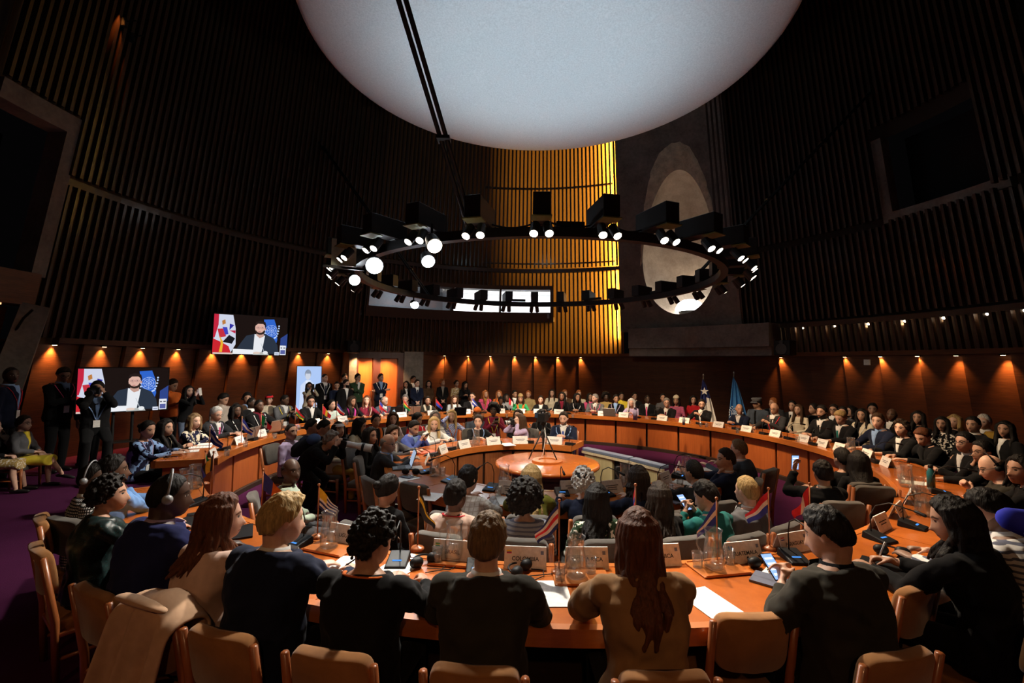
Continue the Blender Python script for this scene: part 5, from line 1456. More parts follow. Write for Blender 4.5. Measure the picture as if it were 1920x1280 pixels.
def colmat(c):
    return plain('flag_cloth_' + c, CLR2[c], .8)
CLR2 = dict(r=(.62, .015, .03), w=(.80, .79, .76), b=(.03, .05, .38), s=(.12, .35, .75), y=(.80, .55, .03), g=(.0, .28, .07), k=(.012, .012, .014), o=(.80, .20, .02), n=(.02, .03, .15), p=(.25, .08, .35))
def nameplate(p, label, word=None, flag=None, inner=False, lines=2, w=.27, h=.125, turn=0, mono=False):
    t = thing('name_card', label, 'name card', p, out_rot(p, inner) + R(turn), 'tent name cards on the desks')
    mb = MB(); hw = w / 2
    for s_ in (-1, 1):
        mb.add([(-hw, s_ * .048, 0), (hw, s_ * .048, 0), (hw, s_ * .003, h), (-hw, s_ * .003, h), (-hw, s_ * .046, 0), (hw, s_ * .046, 0), (hw, 0, h - .002), (-hw, 0, h - .002)],
               [(0, 1, 2, 3), (4, 5, 6, 7), (0, 1, 5, 4), (0, 3, 7, 4), (1, 2, 6, 5)])
    mb.box((0, 0, h), (w, .008, .0015))
    mb.build('card', M_card, t)
    tilt = math.atan2(h, .045)
    for s_ in (1, -1):
        up = V((0, -s_ * .045, h)).normalized(); rt = V((-s_, 0, 0)); nrm = rt.cross(up)
        base = V((0, s_ * .0255, h * .5)) + nrm * .0012
        rot = Matrix((rt, up, nrm)).transposed().to_euler()
        if word: text(word, t, base + up * (-.006), rot, .034)
        else:
            mb = MB()
            for k in range(lines): flatrect(mb, base + up * (.012 - .02 * k - (.0 if lines > 1 else .012)), rt, up, w * (.30 if k == 0 else .22), .0035)
            mb.build('lettering', M_ink, t)
        mb = MB(); flatrect(mb, base + rt * (w * .40) + up * (h * .26), rt, up, .010, .011); 
        if word: mb.build('emblem', plain('logo_blue_grey', (.18, .22, .34), .6), t)
        if flag:
            mb = MB(); cols = flag.split(':')[1]
            for i, c in enumerate(cols):
                if flag[0] == 'h': flatrect(mb, base - rt * (w * .385) + up * (h * .27 + .010 - .020 * (i + .5) / len(cols)), rt, up, .016, .010 / len(cols), i)
                else: flatrect(mb, base - rt * (w * .385 - .030 * ((i + .5) / len(cols) - .5)) + up * (h * .27), rt, up, .015 / len(cols), .011, i)
            mb.build('printed_flag', [colmat(c) for c in cols], t)
    return t
near_plates = [(1484, 1031, 'PARAGUAY', 'h:rwb', 'PARAGUAY name card before the phone man'), (1391, 1050, 'GUATEMALA', 'v:sws', 'GUATEMALA name card beside the water jug'), (1236, 1056, 'DOMINICA', None, 'name card ending in ICA half hidden by the tan blazer woman'),
               (1100, 1062, 'COSTA RICA', None, 'COSTA RICA name card behind the jug on its tray'), (985, 1061, 'COLOMBIA', 'h:yybr', 'COLOMBIA name card beside the broad man'), (850, 1048, 'BRASIL', 'h:gyg', 'name card with small green and yellow flag behind a jug'),
               (648, 1016, 'URUGUAY', None, 'URUGUAY name card beside the curly black hair')]
for x, y, wd, fg, lb in near_plates: nameplate(at_z(x, y, TZ), lb, wd, fg)
for x, y, inner in [(397, 858, 0), (446, 832, 0), (488, 818, 0), (590, 796, 0), (641, 790, 0), (755, 782, 0), (814, 779, 0), (879, 778, 0), (941, 777, 0), (977, 777, 0), (1009, 777, 0), (1046, 778, 0), (1124, 782, 0), (1159, 785, 0), (1231, 790, 0), (1272, 794, 0), (1344, 801, 0),
                    (1398, 809, 0), (1455, 818, 0), (1509, 828, 0), (1544, 837, 0), (1576, 845, 0), (1628, 858, 0), (1664, 874, 0), (1708, 942, 0), (1680, 968, 0), (1642, 990, 0),
                    (833, 868, 1), (853, 851, 1), (879, 841, 1), (924, 833, 1), (975, 831, 1), (1040, 832, 1), (958, 924, 1), (1068, 918, 1), (1145, 922, 1), (1245, 905, 1), (1263, 885, 1)]:
    p = at_z(x, y, TZ); c = C2 if inner else C1
    d = (V((p.x, p.y, 0)) - c); r_ = d.length; a = ang(p, c)
    lo = (rin(a if a > 0 else a + 360) + .07) if inner else RI + .09
    hi = (rin(a if a > 0 else a + 360) + IW - .15) if inner else RO - .2
    r2 = max(lo, min(hi, r_)); p = P(a, r2, TZ, c)
    nameplate(p, lab('white tent name card', p, ('I',) if inner else ('O', 'On')), None, None, bool(inner), 3 if (x, y) in ((1145, 922), (958, 924)) else 2, .25, .12)
def mini_flag(x, y, spec, label, h=.40, inner=False, side=1, swing=0, L=.23, W=.15, droop=50, p=None):
    p = p or at_z(x, y, TZ)
    t = thing('desk_flag', label, 'flag', p, R(swing), 'small flags on the desks')
    mb = MB(); mb.lathe([(.01, 0), (.048, 0), (.048, .012), (.04, .022), (.012, .026), (.01, .03)], 18); mb.build('base', M_chw, t, True)
    mb = MB(); mb.tube([(0, 0, .02), (0, 0, h)], .005, 8); mb.ball((0, 0, h + .008), .011, 10, 7); mb.build('pole', M_chw, t, True)
    cols = spec.split(':')[1]; n = 14; m = 8 if spec[0] != 'h' else max(8, len(cols) * 2)
    mb = MB(); pts = []
    dr = R(droop)
    for i in range(n + 1):
        u = i / n; row = []
        for j in range(m + 1):
            v = j / m
            a = dr * (1 - .35 * v)
            wob = .018 * math.sin(u * 7 + v * 2)
            row.append(V((side * (.006 + u * L * math.cos(a) * (1 - .35 * v)), wob * (.3 + u), h - .012 - v * W - u * L * math.sin(a) * (1 - .25 * v))))
        pts.append(row)
    vs = [q for r_ in pts for q in r_]
    for i in range(n):
        for j in range(m):
            if spec[0] == 'h': k = min(len(cols) - 1, int((j + .5) / m * len(cols)))
            elif spec[0] == 'v': k = min(len(cols) - 1, int((i + .5) / n * len(cols)))
            elif spec[0] == 'c':    # canton: first colour, then stripes of the rest
                k = 0 if (i < n * .42 and j < m * .5) else 1 + min(len(cols) - 2, int((j + .5) / m * (len(cols) - 1)))
            mb.add([vs[i * (m + 1) + j], vs[(i + 1) * (m + 1) + j], vs[(i + 1) * (m + 1) + j + 1], vs[i * (m + 1) + j + 1]], [(0, 1, 2, 3)], k)
    o = mb.build('flag_cloth', [colmat(c) for c in cols], t, True)
    bpy.context.view_layer.objects.active = None
    w_ = o.modifiers.new('w', 'WELD'); w_.merge_threshold = .0005
    return t, pts
mini_flag(1443, 1030, 'h:rwb', 'red white and blue desk flag before the phone man', .42, side=-1, swing=-10)
mini_flag(1345, 1058, 'h:bwb', 'blue and white desk flag behind the water jug near the teal shirt', .42, side=-1, swing=-25, droop=62)
mini_flag(1520, 1008, 'v:rwr', 'red and white desk flag beside the phone man dark hair', .40, side=-1, swing=15)
mini_flag(1192, 1055, 'h:rbr', 'desk flag hidden behind the long brown hair, only its pole top showing', .50, side=1, swing=90, droop=75)
mini_flag(1048, 1075, 'h:nwrwn', 'blue white and red striped desk flag beside the COLOMBIA card', .44, side=-1, swing=10)
mini_flag(783, 1030, 'h:kykk', 'dark desk flag with yellow edge beside the black microphone unit', .42, side=1, swing=-20, droop=62)
mini_flag(595, 1008, 'c:ywnwnwnwn', 'white and navy striped desk flag with yellow corner beside the jug', .38, side=1, swing=10, L=.2)
mini_flag(490, 968, 'v:bo', 'blue and orange desk flag behind the chestnut haired woman', .38, side=1, swing=20)
mini_flag(397, 932, 'v:kykb', 'black and yellow desk flag at the end of the desk near the blue suit', .42, side=-1, swing=-15)
mini_flag(383, 908, 'h:gwr', 'thin green white and red desk flag beside the black and yellow one', .34, side=1, swing=60, L=.12, droop=75)
far_flags = [(413, 860, 'h:bwb', 'blue and white desk flag before the brown bob woman', 1), (453, 833, 'h:bwb', 'second blue and white desk flag, by the silver laptop', 1), (498, 822, 'v:gwr', 'green white and red desk flag with a dark emblem', 1), (553, 801, 'h:rrgy', 'red desk flag with green foot near the writing man', 1),
             (604, 797, 'v:ryr', 'red and yellow desk flag beside the mint blouse', 1), (631, 790, 'h:bwr', 'small blue white and red desk flag before the mint blouse', 1), (718, 786, 'c:bwr', 'white and red desk flag with blue corner before the bald bowing man', 1), (770, 784, 'h:ryg', 'red yellow and green desk flag before the chin resting man', 1),
             (829, 781, 'h:rb', 'red and blue desk flag before the black laptop', 1), (893, 779, 'h:bwb', 'blue and white desk flag before the stout cropped hair man', 1), (959, 780, 'v:rwg', 'red white and green desk flag before the green shawl', 1)]
for x, y, sp_, lb, sd in far_flags:
    p = at_z(x, y, TZ); a = ang(p); r_ = max(RI + .1, min(RO - .2, (V((p.x, p.y, 0)) - C1).length)); p = P(a, r_, TZ)
    t, pts = mini_flag(x, y, sp_, lb, .42, side=sd, p=p, L=.26, W=.17)
    if (x, y) == (498, 822):
        mb = MB(); q = pts[7][4]; mb.ball(q, (.022, .004, .022), 10, 6, Matrix.Rotation(0, 3, 'Z')); mb.build('emblem', colmat('k'), t)
def mic_unit(p, label, inner=False, turn=0, reach=.22, lift=.20, flip=1):
    t = thing('microphone', label, 'microphone', p, out_rot(p, inner) + R(turn), 'gooseneck microphone units on the desks')
    mb = MB(); mb.add([(-.07, -.09, 0), (.07, -.09, 0), (.07, .09, 0), (-.07, .09, 0), (-.065, -.085, .052), (.065, -.085, .052), (.065, .085, .016), (-.065, .085, .016)], [(3, 2, 1, 0), (4, 5, 6, 7), (0, 1, 5, 4), (1, 2, 6, 5), (2, 3, 7, 6), (3, 0, 4, 7)])
    bevel(mb.build('base', M_black, t), .006, 2)
    mb = MB(); mb.add([(-.03, .02, .0315), (.03, .02, .0315), (.03, .034, .0285), (-.03, .034, .0285)], [(0, 1, 2, 3)]); mb.build('display', glow('blue_display', (.08, .30, .85), 1.2), t)
    pts = [(0, -.06, .045), (0, -.065, .045 + lift * .6), (.01 * flip, -.03, .045 + lift), (.02 * flip, .06, .05 + lift * 1.2), (.03 * flip, reach, .05 + lift * 1.12)]
    mb = MB(); mb.tube(pts, .0045, 7); mb.build('gooseneck', M_mblack, t, True)
    mb = MB(); mb.tube([pts[-1], V(pts[-1]) + V((0, .055, -.012))], [.010, .012], 10, 0, True, True); mb.build('microphone_head', M_black, t, True)
    return t
for x, y, inner, turn in [(757, 1046, 0, 15), (1482, 1046, 0, -20), (1650, 1012, 0, -10), (1712, 988, 0, 0), (1765, 925, 0, 0), (385, 942, 0, 10), (905, 1046, 0, 10), (585, 1010, 0, 0),
                          (430, 843, 0, 0), (480, 825, 0, 0), (523, 812, 0, 0), (575, 803, 0, 0), (672, 792, 0, 0), (700, 788, 0, 0), (785, 782, 0, 0), (850, 780, 0, 0), (915, 779, 0, 0), (1062, 779, 0, 0), (1107, 782, 0, 0), (1180, 787, 0, 0), (1214, 789, 0, 0), (1297, 797, 0, 0), (1364, 806, 0, 0),
                          (1425, 814, 0, 0), (1482, 823, 0, 0), (1530, 834, 0, 0), (1650, 868, 0, 0), (800, 886, 1, 0), (845, 902, 1, 0), (925, 915, 1, 0), (1053, 925, 1, 0), (1135, 928, 1, 15), (1245, 920, 1, 20), (1270, 895, 1, 0), (840, 855, 1, 0), (865, 845, 1, 0), (938, 834, 1, 0), (1068, 834, 1, 0), (995, 833, 1, 0)]:
    p = at_z(x, y, TZ); c = C2 if inner else C1; a = ang(p, c); r_ = (V((p.x, p.y, 0)) - c).length
    lo = (rin(a if a > 0 else a + 360) + .14) if inner else RI + .16
    hi = (rin(a if a > 0 else a + 360) + IW - .2) if inner else RO - .2
    p = P(a, max(lo, min(hi, r_)), TZ, c)
    mic_unit(p, lab('black gooseneck microphone', p, ('I',) if inner else ('O', 'On')), bool(inner), turn, flip=random.choice((-1, 1)))
def jug(p, label, k=1.0, water=.45):
    t = thing('water_jug', label, 'jug', p, random.uniform(0, 6), 'glass water jugs', k)
    mb = MB(); mb.lathe([(.01, .001), (.058, .001), (.064, .012), (.066, .04), (.060, .12), (.050, .165), (.052, .225), (.058, .24), (.055, .24), (.049, .222), (.047, .165), (.056, .12), (.062, .04), (.058, .012), (.01, .008)], 24); mb.build('glass_body', M_glass, t, True)
    mb = MB(); h = .24 * water; mb.lathe([(.01, .010), (.057, .013), (.0605, .04), (.0605 - .006 * (h - .04) / .08, h), (.01, h)], 20); mb.build('water', M_water, t, True)
    mb = MB(); mb.tube([(.056, 0, .20), (.095, 0, .195), (.10, 0, .12), (.064, 0, .07)], .007, 8); mb.build('handle', M_glass, t, True)
    return t
def tumbler(p, label, k=1.0):
    t = thing('drinking_glass', label, 'glass', p, 0, 'drinking glasses', k)
    mb = MB(); mb.lathe([(.01, .001), (.030, .001), (.036, .095), (.0335, .095), (.028, .010), (.01, .010)], 20); mb.build('glass_body', M_glass, t, True)
    mb = MB(); mb.lathe([(.01, .011), (.0278, .011), (.031, .05), (.01, .05)], 16); mb.build('water', M_water, t, True)
    return t
def tray(p, label, rz, w=.34, d=.22):
    t = thing('tray', label, 'tray', p, rz, 'wooden trays under the jugs')
    mb = MB(); mb.box((0, 0, .005), (w, d, .01)); bevel(mb.build('tray_base', M_rimwood, t), .02, 3)
    mb = MB(); mb.box((0, d / 2 - .004, .012), (w - .03, .006, .008)); mb.box((0, -d / 2 + .004, .012), (w - .03, .006, .008)); mb.build('tray_lip', M_rimwood, t)
for x, y, k, tr in [(617, 1027, 1, 1), (851, 1050, 1, 1), (1080, 1083, 1, 1), (1338, 1066, 1, 1), (347, 925, 1, 0), (365, 915, 1, 0), (1700, 912, 1, 0), (1722, 940, 1, 0), (1732, 965, 1, 0), (815, 892, 1, 0), (1287, 893, 1, 0), (1172, 910, 1, 0), (893, 833, 1, 0), (1596, 850, 1, 0), (945, 915, 1, 0)]:
    p = at_z(x, y, TZ)
    if tr: q = p + V((.03 if x > 1000 else .02, .0, 0)); tray(q, lab('orange tray', q, ('On',)), out_rot(p)); p = p + V((0, 0, .0105))
    jug(p, lab('clear glass water jug', p), k)
for x, y in [(1050, 1090), (1108, 1077), (1308, 1066), (1368, 1060), (820, 1055), (897, 1050), (650, 796), (674, 796), (561, 806), (790, 783), (888, 784), (905, 783), (950, 783), (1074, 783), (1314, 800), (1325, 801), (1383, 812), (1493, 828), (1615, 856), (1690, 905), (1713, 925), (1745, 958), (934, 930), (1256, 925), (1275, 915), (885, 836), (1020, 832), (425, 855), (460, 838), (515, 822), (830, 892), (850, 915)]:
    p = at_z(x, y, TZ)
    a = ang(p); r_ = (V((p.x, p.y, 0)) - C1).length
    if r_ > RI: p = P(a, max(RI + .08, r_), TZ)
    if (x, y) in ((1050, 1090), (1108, 1077), (1308, 1066), (1368, 1060), (820, 1055)): p.z += .0105
    tumbler(p, lab('clear drinking glass', p))
def paper(x, y, rz, label, w=.21, h=.297, mat=None, z=TZ, thick=.002, name='paper', p=None):
    p = p or at_z(x, y, z)
    t = thing(name, label, 'paper' if name == 'paper' else 'folder', p, out_rot(p) + R(rz), 'papers on the desks')
    mb = MB(); mb.box((0, 0, thick / 2 + .0005), (w, h, thick)); mb.build('sheet', mat or M_white, t)
    mb = MB()
    for i in range(5): flatrect(mb, (0, h * (.30 - .14 * i), thick + .0006), (1, 0, 0), (0, 1, 0), w * (.36 if i else .2), .003)
    if name == 'paper' and mat is None and label.startswith('printed'): mb.build('lettering', plain('grey_print', (.35, .35, .36), .7), t)
    return t
M_fold = plain('blue_grey_folder', (.08, .09, .14), .6)
for x, y, rz, lb, m_ in [(1033, 1112, 4, 'blank white sheet beside the broad man right arm', None), (1328, 1128, 10, 'blank white sheet between tan blazer woman and empty chair', None), (650, 1062, 10, 'printed sheet under the hand of the fair haired man', None), (737, 1070, -10, 'printed sheet before the curly haired person', None),
                         (1705, 1062, 20, 'white notepad under the writing woman hand', None), (268, 939, 0, 'white sheet beside the bright blue shirt', None), (350, 846, 20, 'printed sheets before the splashed blouse woman', None), (375, 838, 20, 'printed sheet with dark folder before the black cardigan woman', None), (392, 832, 25, 'third printed sheet farther along the desk', None),
                         (1850, 935, 30, 'white sheet before the striped shirt man', None), (1715, 905, 0, 'folded white papers beside the teal flask', None), (1480, 1085, 30, 'printed note under the phone man wrist', None)]:
    paper(x, y, rz, lb, mat=m_)
for x, y, rz, lb in [(808, 931, 20, 'white sheet on the inner desk beside the plaid jacket'), (762, 897, 10, 'white sheet under a phone on the inner desk'), (772, 877, 0, 'white sheet behind the open laptop on the inner desk'), (942, 938, 0, 'white sheet beside the olive top woman'), (1140, 951, 10, 'blue tinted sheet beside the silver haired person'), (1168, 948, 0, 'pale blue sheet beside the gathered hair woman'),
                     (1330, 880, 0, 'white sheet at the far tip of the inner desk'), (1285, 905, 0, 'crumpled white paper before the slicked hair man'), (952, 833, 0, 'white sheet before the short haired woman with blue lanyard')]:
    p = at_z(x, y, TZ); t = paper(x, y, rz, lb, .19, .26, p=p); t.rotation_euler = (0, 0, out_rot(p, True) + R(rz))
paper(1265, 935, 0, 'dark blue grey folder before the slicked hair man', .24, .32, M_fold, thick=.012, name='folder')
paper(1452, 1092, 35, 'dark blue notebook beside the phone man', .17, .24, M_fold, thick=.012, name='folder')
paper(440, 1000, 60, 'black folder open before the chestnut haired woman', .24, .30, M_black, thick=.012, name='folder')
paper(345, 985, 30, 'black folder before the blue suit man', .24, .32, M_black, thick=.014, name='folder')
paper(1668, 1066, 20, 'black folder beneath the white notepad', .24, .32, M_black, thick=.006, name='folder')
paper(797, 848, 10, 'orange folder before the vivid blue suit', .22, .30, plain('orange_folder', (.55, .08, .02), .6), thick=.012, name='folder')
paper(1840, 905, 20, 'black document folder before the headphone man', .26, .34, M_black, thick=.014, name='folder')
def laptop(x, y, rz, label, lid, inner=False, z=TZ):
    p = at_z(x, y, z); t = thing('laptop', label, 'laptop', p, out_rot(p, inner) + R(rz), 'open laptops')
    mb = MB(); mb.box((0, 0, .009), (.32, .22, .016)); bevel(mb.build('keyboard_base', lid, t), .004, 1)
    mb = MB(); mb.box((0, -.11 - .035, .115), (.32, .008, .215), Matrix.Rotation(R(18), 3, 'X')); bevel(mb.build('lid', lid, t), .004, 1)
    mb = MB(); c = V((0, -.139, .115)); r_ = Matrix.Rotation(R(18), 3, 'X'); mb.box(c, (.29, .002, .18), r_); mb.build('screen', glow('laptop_screen', (.55, .68, .9), .7), t)
    mb = MB(); mb.box((0, .0, .0185), (.27, .10, .002)); mb.build('keys', M_black, t)
M_silver = plain('silver_lid', (.38, .33, .28), .35, .5)
laptop(458, 824, 0, 'silver laptop before the silver haired man', M_silver); laptop(505, 809, 0, 'silver laptop before the maroon shirt man', M_silver); laptop(773, 776, 0, 'silver laptop beside the auburn haired woman', M_silver)
laptop(1145, 780, 0, 'silver laptop before the long silver hair woman', M_silver); laptop(860, 778, 0, 'black laptop before the pale grey blazer woman', M_black); laptop(752, 876, 0, 'dark laptop typed on by the balding man at the inner desk', plain('dark_grey_lid', (.06, .065, .08), .4), True)
laptop(738, 777, 0, 'dark laptop beside the bald bowing man', M_black)
def phone(p, rz, label, rot=None, col=None, lit=None):
    t = thing('phone', label, 'phone', p, rz)
    if rot is not None: t.rotation_euler = rot
    mb = MB(); mb.box((0, 0, 0), (.075, .155, .008)); bevel(mb.build('case', col or M_black, t), .003, 2)
    mb = MB(); mb.box((0, 0, .0045), (.068, .143, .001)); mb.build('screen', lit or M_black, t)
    if lit:
        mb = MB()
        for i in range(4): flatrect(mb, (0, .045 - .03 * i, .0052), (1, 0, 0), (0, 1, 0), .026, .006)
        mb.build('screen_rows', glow('phone_rows', (.75, .85, 1), 1.6), t)
    return t
p = at_z(808, 1106, TZ + .006); phone(p, R(10), 'grey phone lying on the desk beside the broad man left arm', col=plain('grey_case', (.2, .2, .23), .3), lit=plain('glossy_grey_screen', (.16, .18, .22), .15))
p = at_z(762, 894, TZ + .008); phone(p, R(60), 'dark blue phone on a white sheet at the inner desk', col=plain('navy_case', (.02, .03, .10), .4))
p = at_z(372, 962, TZ + .006); phone(p, R(-50), 'black phone on the desk before the headset man in blue')
def headphones(x, y, label, rz=0, inner=False):
    p = at_z(x, y, TZ + .002); t = thing('headphones', label, 'headphones', p, R(rz), 'headphones lying on the desks')
    mb = MB(); mb.tube([(.075 * math.cos(R(a)), .085 * math.sin(R(a)), .022 + .01 * math.sin(R(a))) for a in range(0, 181, 15)], .006, 7); mb.build('headband', M_black, t, True)
    for s_ in (-1, 1):
        mb = MB(); mb.tube([(s_ * .075, 0, .03), (s_ * .05, 0, .03)], [.032, .034], 14, 0, True, True); mb.build('ear_cup', M_black, t, True)
    mb = MB(); mb.tube([(.07, -.03, .006), (.10, -.10, .004), (.03, -.14, .004), (-.06, -.11, .004), (-.02, -.06, .004), (.08, -.17, .004), (.16, -.15, .004)], .003, 6); mb.build('cable', M_black, t, True)
headphones(797, 1058, 'black headphones with coiled cord beside the broad man', 40); headphones(1428, 1060, 'black headphones with loose cord below the GUATEMALA card', 20); headphones(1672, 1040, 'black headphones above the writing woman notepad', -20); headphones(770, 888, 'black headphones on the inner desk behind the phone', 0); headphones(952, 921, 'dark headset beside the olive top woman glass', 0); headphones(978, 1074, 'black headphones half hidden behind the broad man shoulder', 60)
def bottle(x, y, label, col, h=.26, r_=.036, capc=None, metal=0.0):
    p = at_z(x, y, TZ); t = thing('bottle', label, 'bottle', p, 0)
    mb = MB(); mb.lathe([(.01, 0), (r_, 0), (r_, h * .68), (r_ * .55, h * .82), (r_ * .5, h * .88), (.01, h * .88)], 20); mb.build('bottle_body', col, t, True)
    mb = MB(); mb.lathe([(.01, h * .87), (r_ * .62, h * .87), (r_ * .6, h), (.01, h)], 16); mb.build('cap', capc or M_black, t, True)
bottle(1746, 916, 'teal metal flask on the desk before the bowing brown haired man', plain('teal_enamel', (.01, .10, .12), .4)); bottle(1191, 787, 'purple and white bottle before the long silver hair woman', plain('lilac_print', (.42, .38, .62), .5), .30, .05, plain('dark_cap', (.05, .03, .08), .5)); bottle(738, 784, 'clear blue water bottle before the auburn haired woman', plain('pale_blue_plastic', (.25, .38, .50), .2), .24)
bottle(1282, 796, 'small water bottle before the bearded speaker', plain('clear_plastic_blue', (.35, .42, .48), .2), .2, .03)
# pens
def pen(ps, label, s_=1, up=True, col=None):
    W = ps.arm[s_][2]; p = loc_of(ps, W + V((-.02 * s_, .07, .045))); t = thing('pen', label, 'pen', p, 0)
    mb = MB(); d = V((.15, -.3, 1)).normalized() if up else V((.8, .3, .5)).normalized()
    mb.tube([-d * .07, -d * .055, d * .07], [.001, .0045, .0045], 8); mb.build('barrel', col or M_chrome, t, True)
    mb = MB(); mb.tube([d * .02 + V((.006, 0, 0)), d * .07 + V((.006, 0, 0))], .0012, 5); mb.build('clip', M_chrome, t, True)
pen(PEOPLE[(1789, 929)], 'silver pen held upright by the writing woman', 1); pen(PEOPLE[(530, 925)], 'dark pen held by the fair haired man in navy', 1, False, M_black)
# ================================================================== things held
def held(ps, name, label, cat, pos, rot=(0, 0, 0)):
    p = loc_of(ps, pos); t = thing(name, label, cat, p, 0, None, ps.k)
    t.rotation_euler = (rot[0], rot[1], ps.yaw + rot[2]); return t
def hands_mid(ps): return (ps.arm[-1][2] + ps.arm[1][2]) / 2
def held_phone(key, label, s_=0, tilt=60, lit=True, off=(0, .07, .06)):
    ps = PEOPLE[key]; c = hands_mid(ps) if s_ == 0 else ps.arm[s_][2]
    p = loc_of(ps, c + V(off))
    t = phone(p, 0, label, (R(tilt), 0, ps.yaw), lit=glow('phone_glow', (.30, .48, .95), 1.3) if lit else None, col=None if lit != 2 else M_white)
    return t
held_phone((1552, 949), 'bright blue lit phone in the hands of the dark brown suit man', 0, 40, off=(-.03, .09, .05))
held_phone((1325, 925), 'blue lit phone held by the teal shirt man', 0, 40); held_phone((776, 787), 'phone held by the vivid blue suit man', 0, 50, False); held_phone((926, 757), 'black phone held by the woman with large afro', 0, 50, False)
held_phone((354, 722), 'white phone held up by the long haired photographer', 0, 100, 2, (0, .06, .08)); held_phone((580, 716), 'phone held up by the masked woman', 0, 100, False, (0, .06, .08)); held_phone((1543, 892), 'phone with lit picture held up by the man in black', -1, 95, True, (.03, .04, .09))
held_phone((120, 686), 'small black device read by the pink lanyard man', 0, 40, False)
held_phone((534, 739), 'grey tablet read by the yellow lanyard man', 0, 40, False)
held_phone((872, 718), 'phone held by the woman in black near the wall', 0, 50, False)
def camera_thing(key, label, lens_col, L, r_, big=True):
    ps = PEOPLE[key]
    rel = ps.Mh.to_3x3().to_euler(); t = held(ps, 'camera', label, 'camera', ps.Mh @ V((0, .175, -.005)), (rel.x, 0, rel.z))
    mb = MB(); mb.box((0, 0, 0), (.15, .07, .11)); mb.box((0, .0, .065), (.07, .06, .04)); mb.box((.06, .03, -.005), (.04, .05, .10)); bevel(mb.build('camera_body', M_black, t), .008, 2)
    mb = MB(); mb.tube([(0, .03, 0), (0, .03 + L * .45, 0)], r_ * .85, 18); mb.tube([(0, .03 + L * .45, 0), (0, .03 + L * .55, 0), (0, .03 + L, 0)], [r_ * .85, r_ * 1.1, r_ * 1.15], 18); mb.build('lens_barrel', lens_col, t, True); shade_auto(t.children[-1], 40)
    mb = MB(); mb.tube([(0, .03 + L * .62, 0), (0, .03 + L * .72, 0)], r_ * 1.2, 18); mb.tube([(0, .03 + L, 0), (0, .035 + L, 0)], r_ * 1.0, 18); mb.build('lens_ring', M_black, t)
camera_thing((622, 808), 'camera with a long white lens at the crouching photographer eye', plain('white_lens_enamel', (.62, .63, .64), .4), .42, .055)
camera_thing((183, 721), 'black camera with a long lens raised by the standing photographer', M_black, .26, .045); camera_thing((975, 782), 'silver and black camera aimed by the lilac blazer woman', plain('silver_lens', (.5, .5, .5), .35, .4), .12, .04)
# backpack of the crouching photographer
ps = PEOPLE[(622, 808)]
q = ps.sp(.24); t = held(ps, 'backpack', 'black and blue backpack worn by the crouching photographer', 'backpack', q[0] - q[2] * .21, (-ps.lean, 0, 0))
mb = MB(); mb.ball((0, 0, 0), (.17, .10, .25), 18, 12); mb.ball((0, -.07, -.06), (.13, .06, .14), 14, 8); queue(mb, 'pack_body', M_cloth, t, .014, (.012, .014, .022), 1)
mb = MB(); mb.ball((0, .0, .20), (.15, .09, .09), 14, 8); mb.build('pack_lid', M_cloth, t, True, (.05, .09, .20))
finish_people()
# camera on tripod on the low table
tp = V((at_z(1018, 858, .75).x, at_z(1018, 858, .75).y, .75))
t = thing('tripod', 'black tripod standing on the low round table', 'tripod', tp)
for a in (80, 205, 325):
    mb = MB(); e = V((.22 * math.cos(R(a)), .22 * math.sin(R(a)), .0)); mb.tube([e, (0, 0, .40)], [.008, .012], 8); mb.build('leg', M_mblack, t, True)
    mb = MB(); mb.tube([e * .5 + V((0, 0, .20)), (0, 0, .22)], .005, 6); mb.build('brace', M_mblack, t, True)
mb = MB(); mb.tube([(0, 0, .12), (0, 0, .46)], .014, 10); mb.box((0, 0, .47), (.07, .09, .03)); mb.tube([(0, 0, .45), (.10, -.14, .40)], .006, 6); mb.build('centre_column', M_mblack, t)
mb = MB(); mb.tube([(.02, -.02, .45), (.03, -.05, .3), (.0, -.09, .1), (-.04, -.12, .0)], .004, 6); mb.build('cable', M_card, t, True)
t = thing('video_camera', 'black video camera mounted on the tripod on the low table', 'camera', tp + V((0, 0, .486)), R(-20))
mb = MB(); mb.box((0, 0, .075), (.10, .22, .12)); mb.box((0, -.02, .165), (.03, .16, .03)); mb.box((0, .07, .15), (.03, .02, .04)); mb.box((0, -.09, .15), (.03, .02, .04)); bevel(mb.build('camera_body', M_black, t), .008, 2)
mb = MB(); mb.tube([(0, .10, .08), (0, .22, .08)], [.045, .05], 16); mb.build('lens_barrel', M_black, t, True)
mb = MB(); mb.box((-.085, -.03, .10), (.06, .02, .07), Matrix.Rotation(R(20), 3, 'Z')); mb.build('viewfinder_screen', plain('blue_black_screen', (.02, .04, .08), .2), t)
mb = MB(); mb.tube([(.065, .0, .17), (.065, .17, .18)], .016, 10, 0, True, True); mb.build('shotgun_microphone', M_black, t, True)
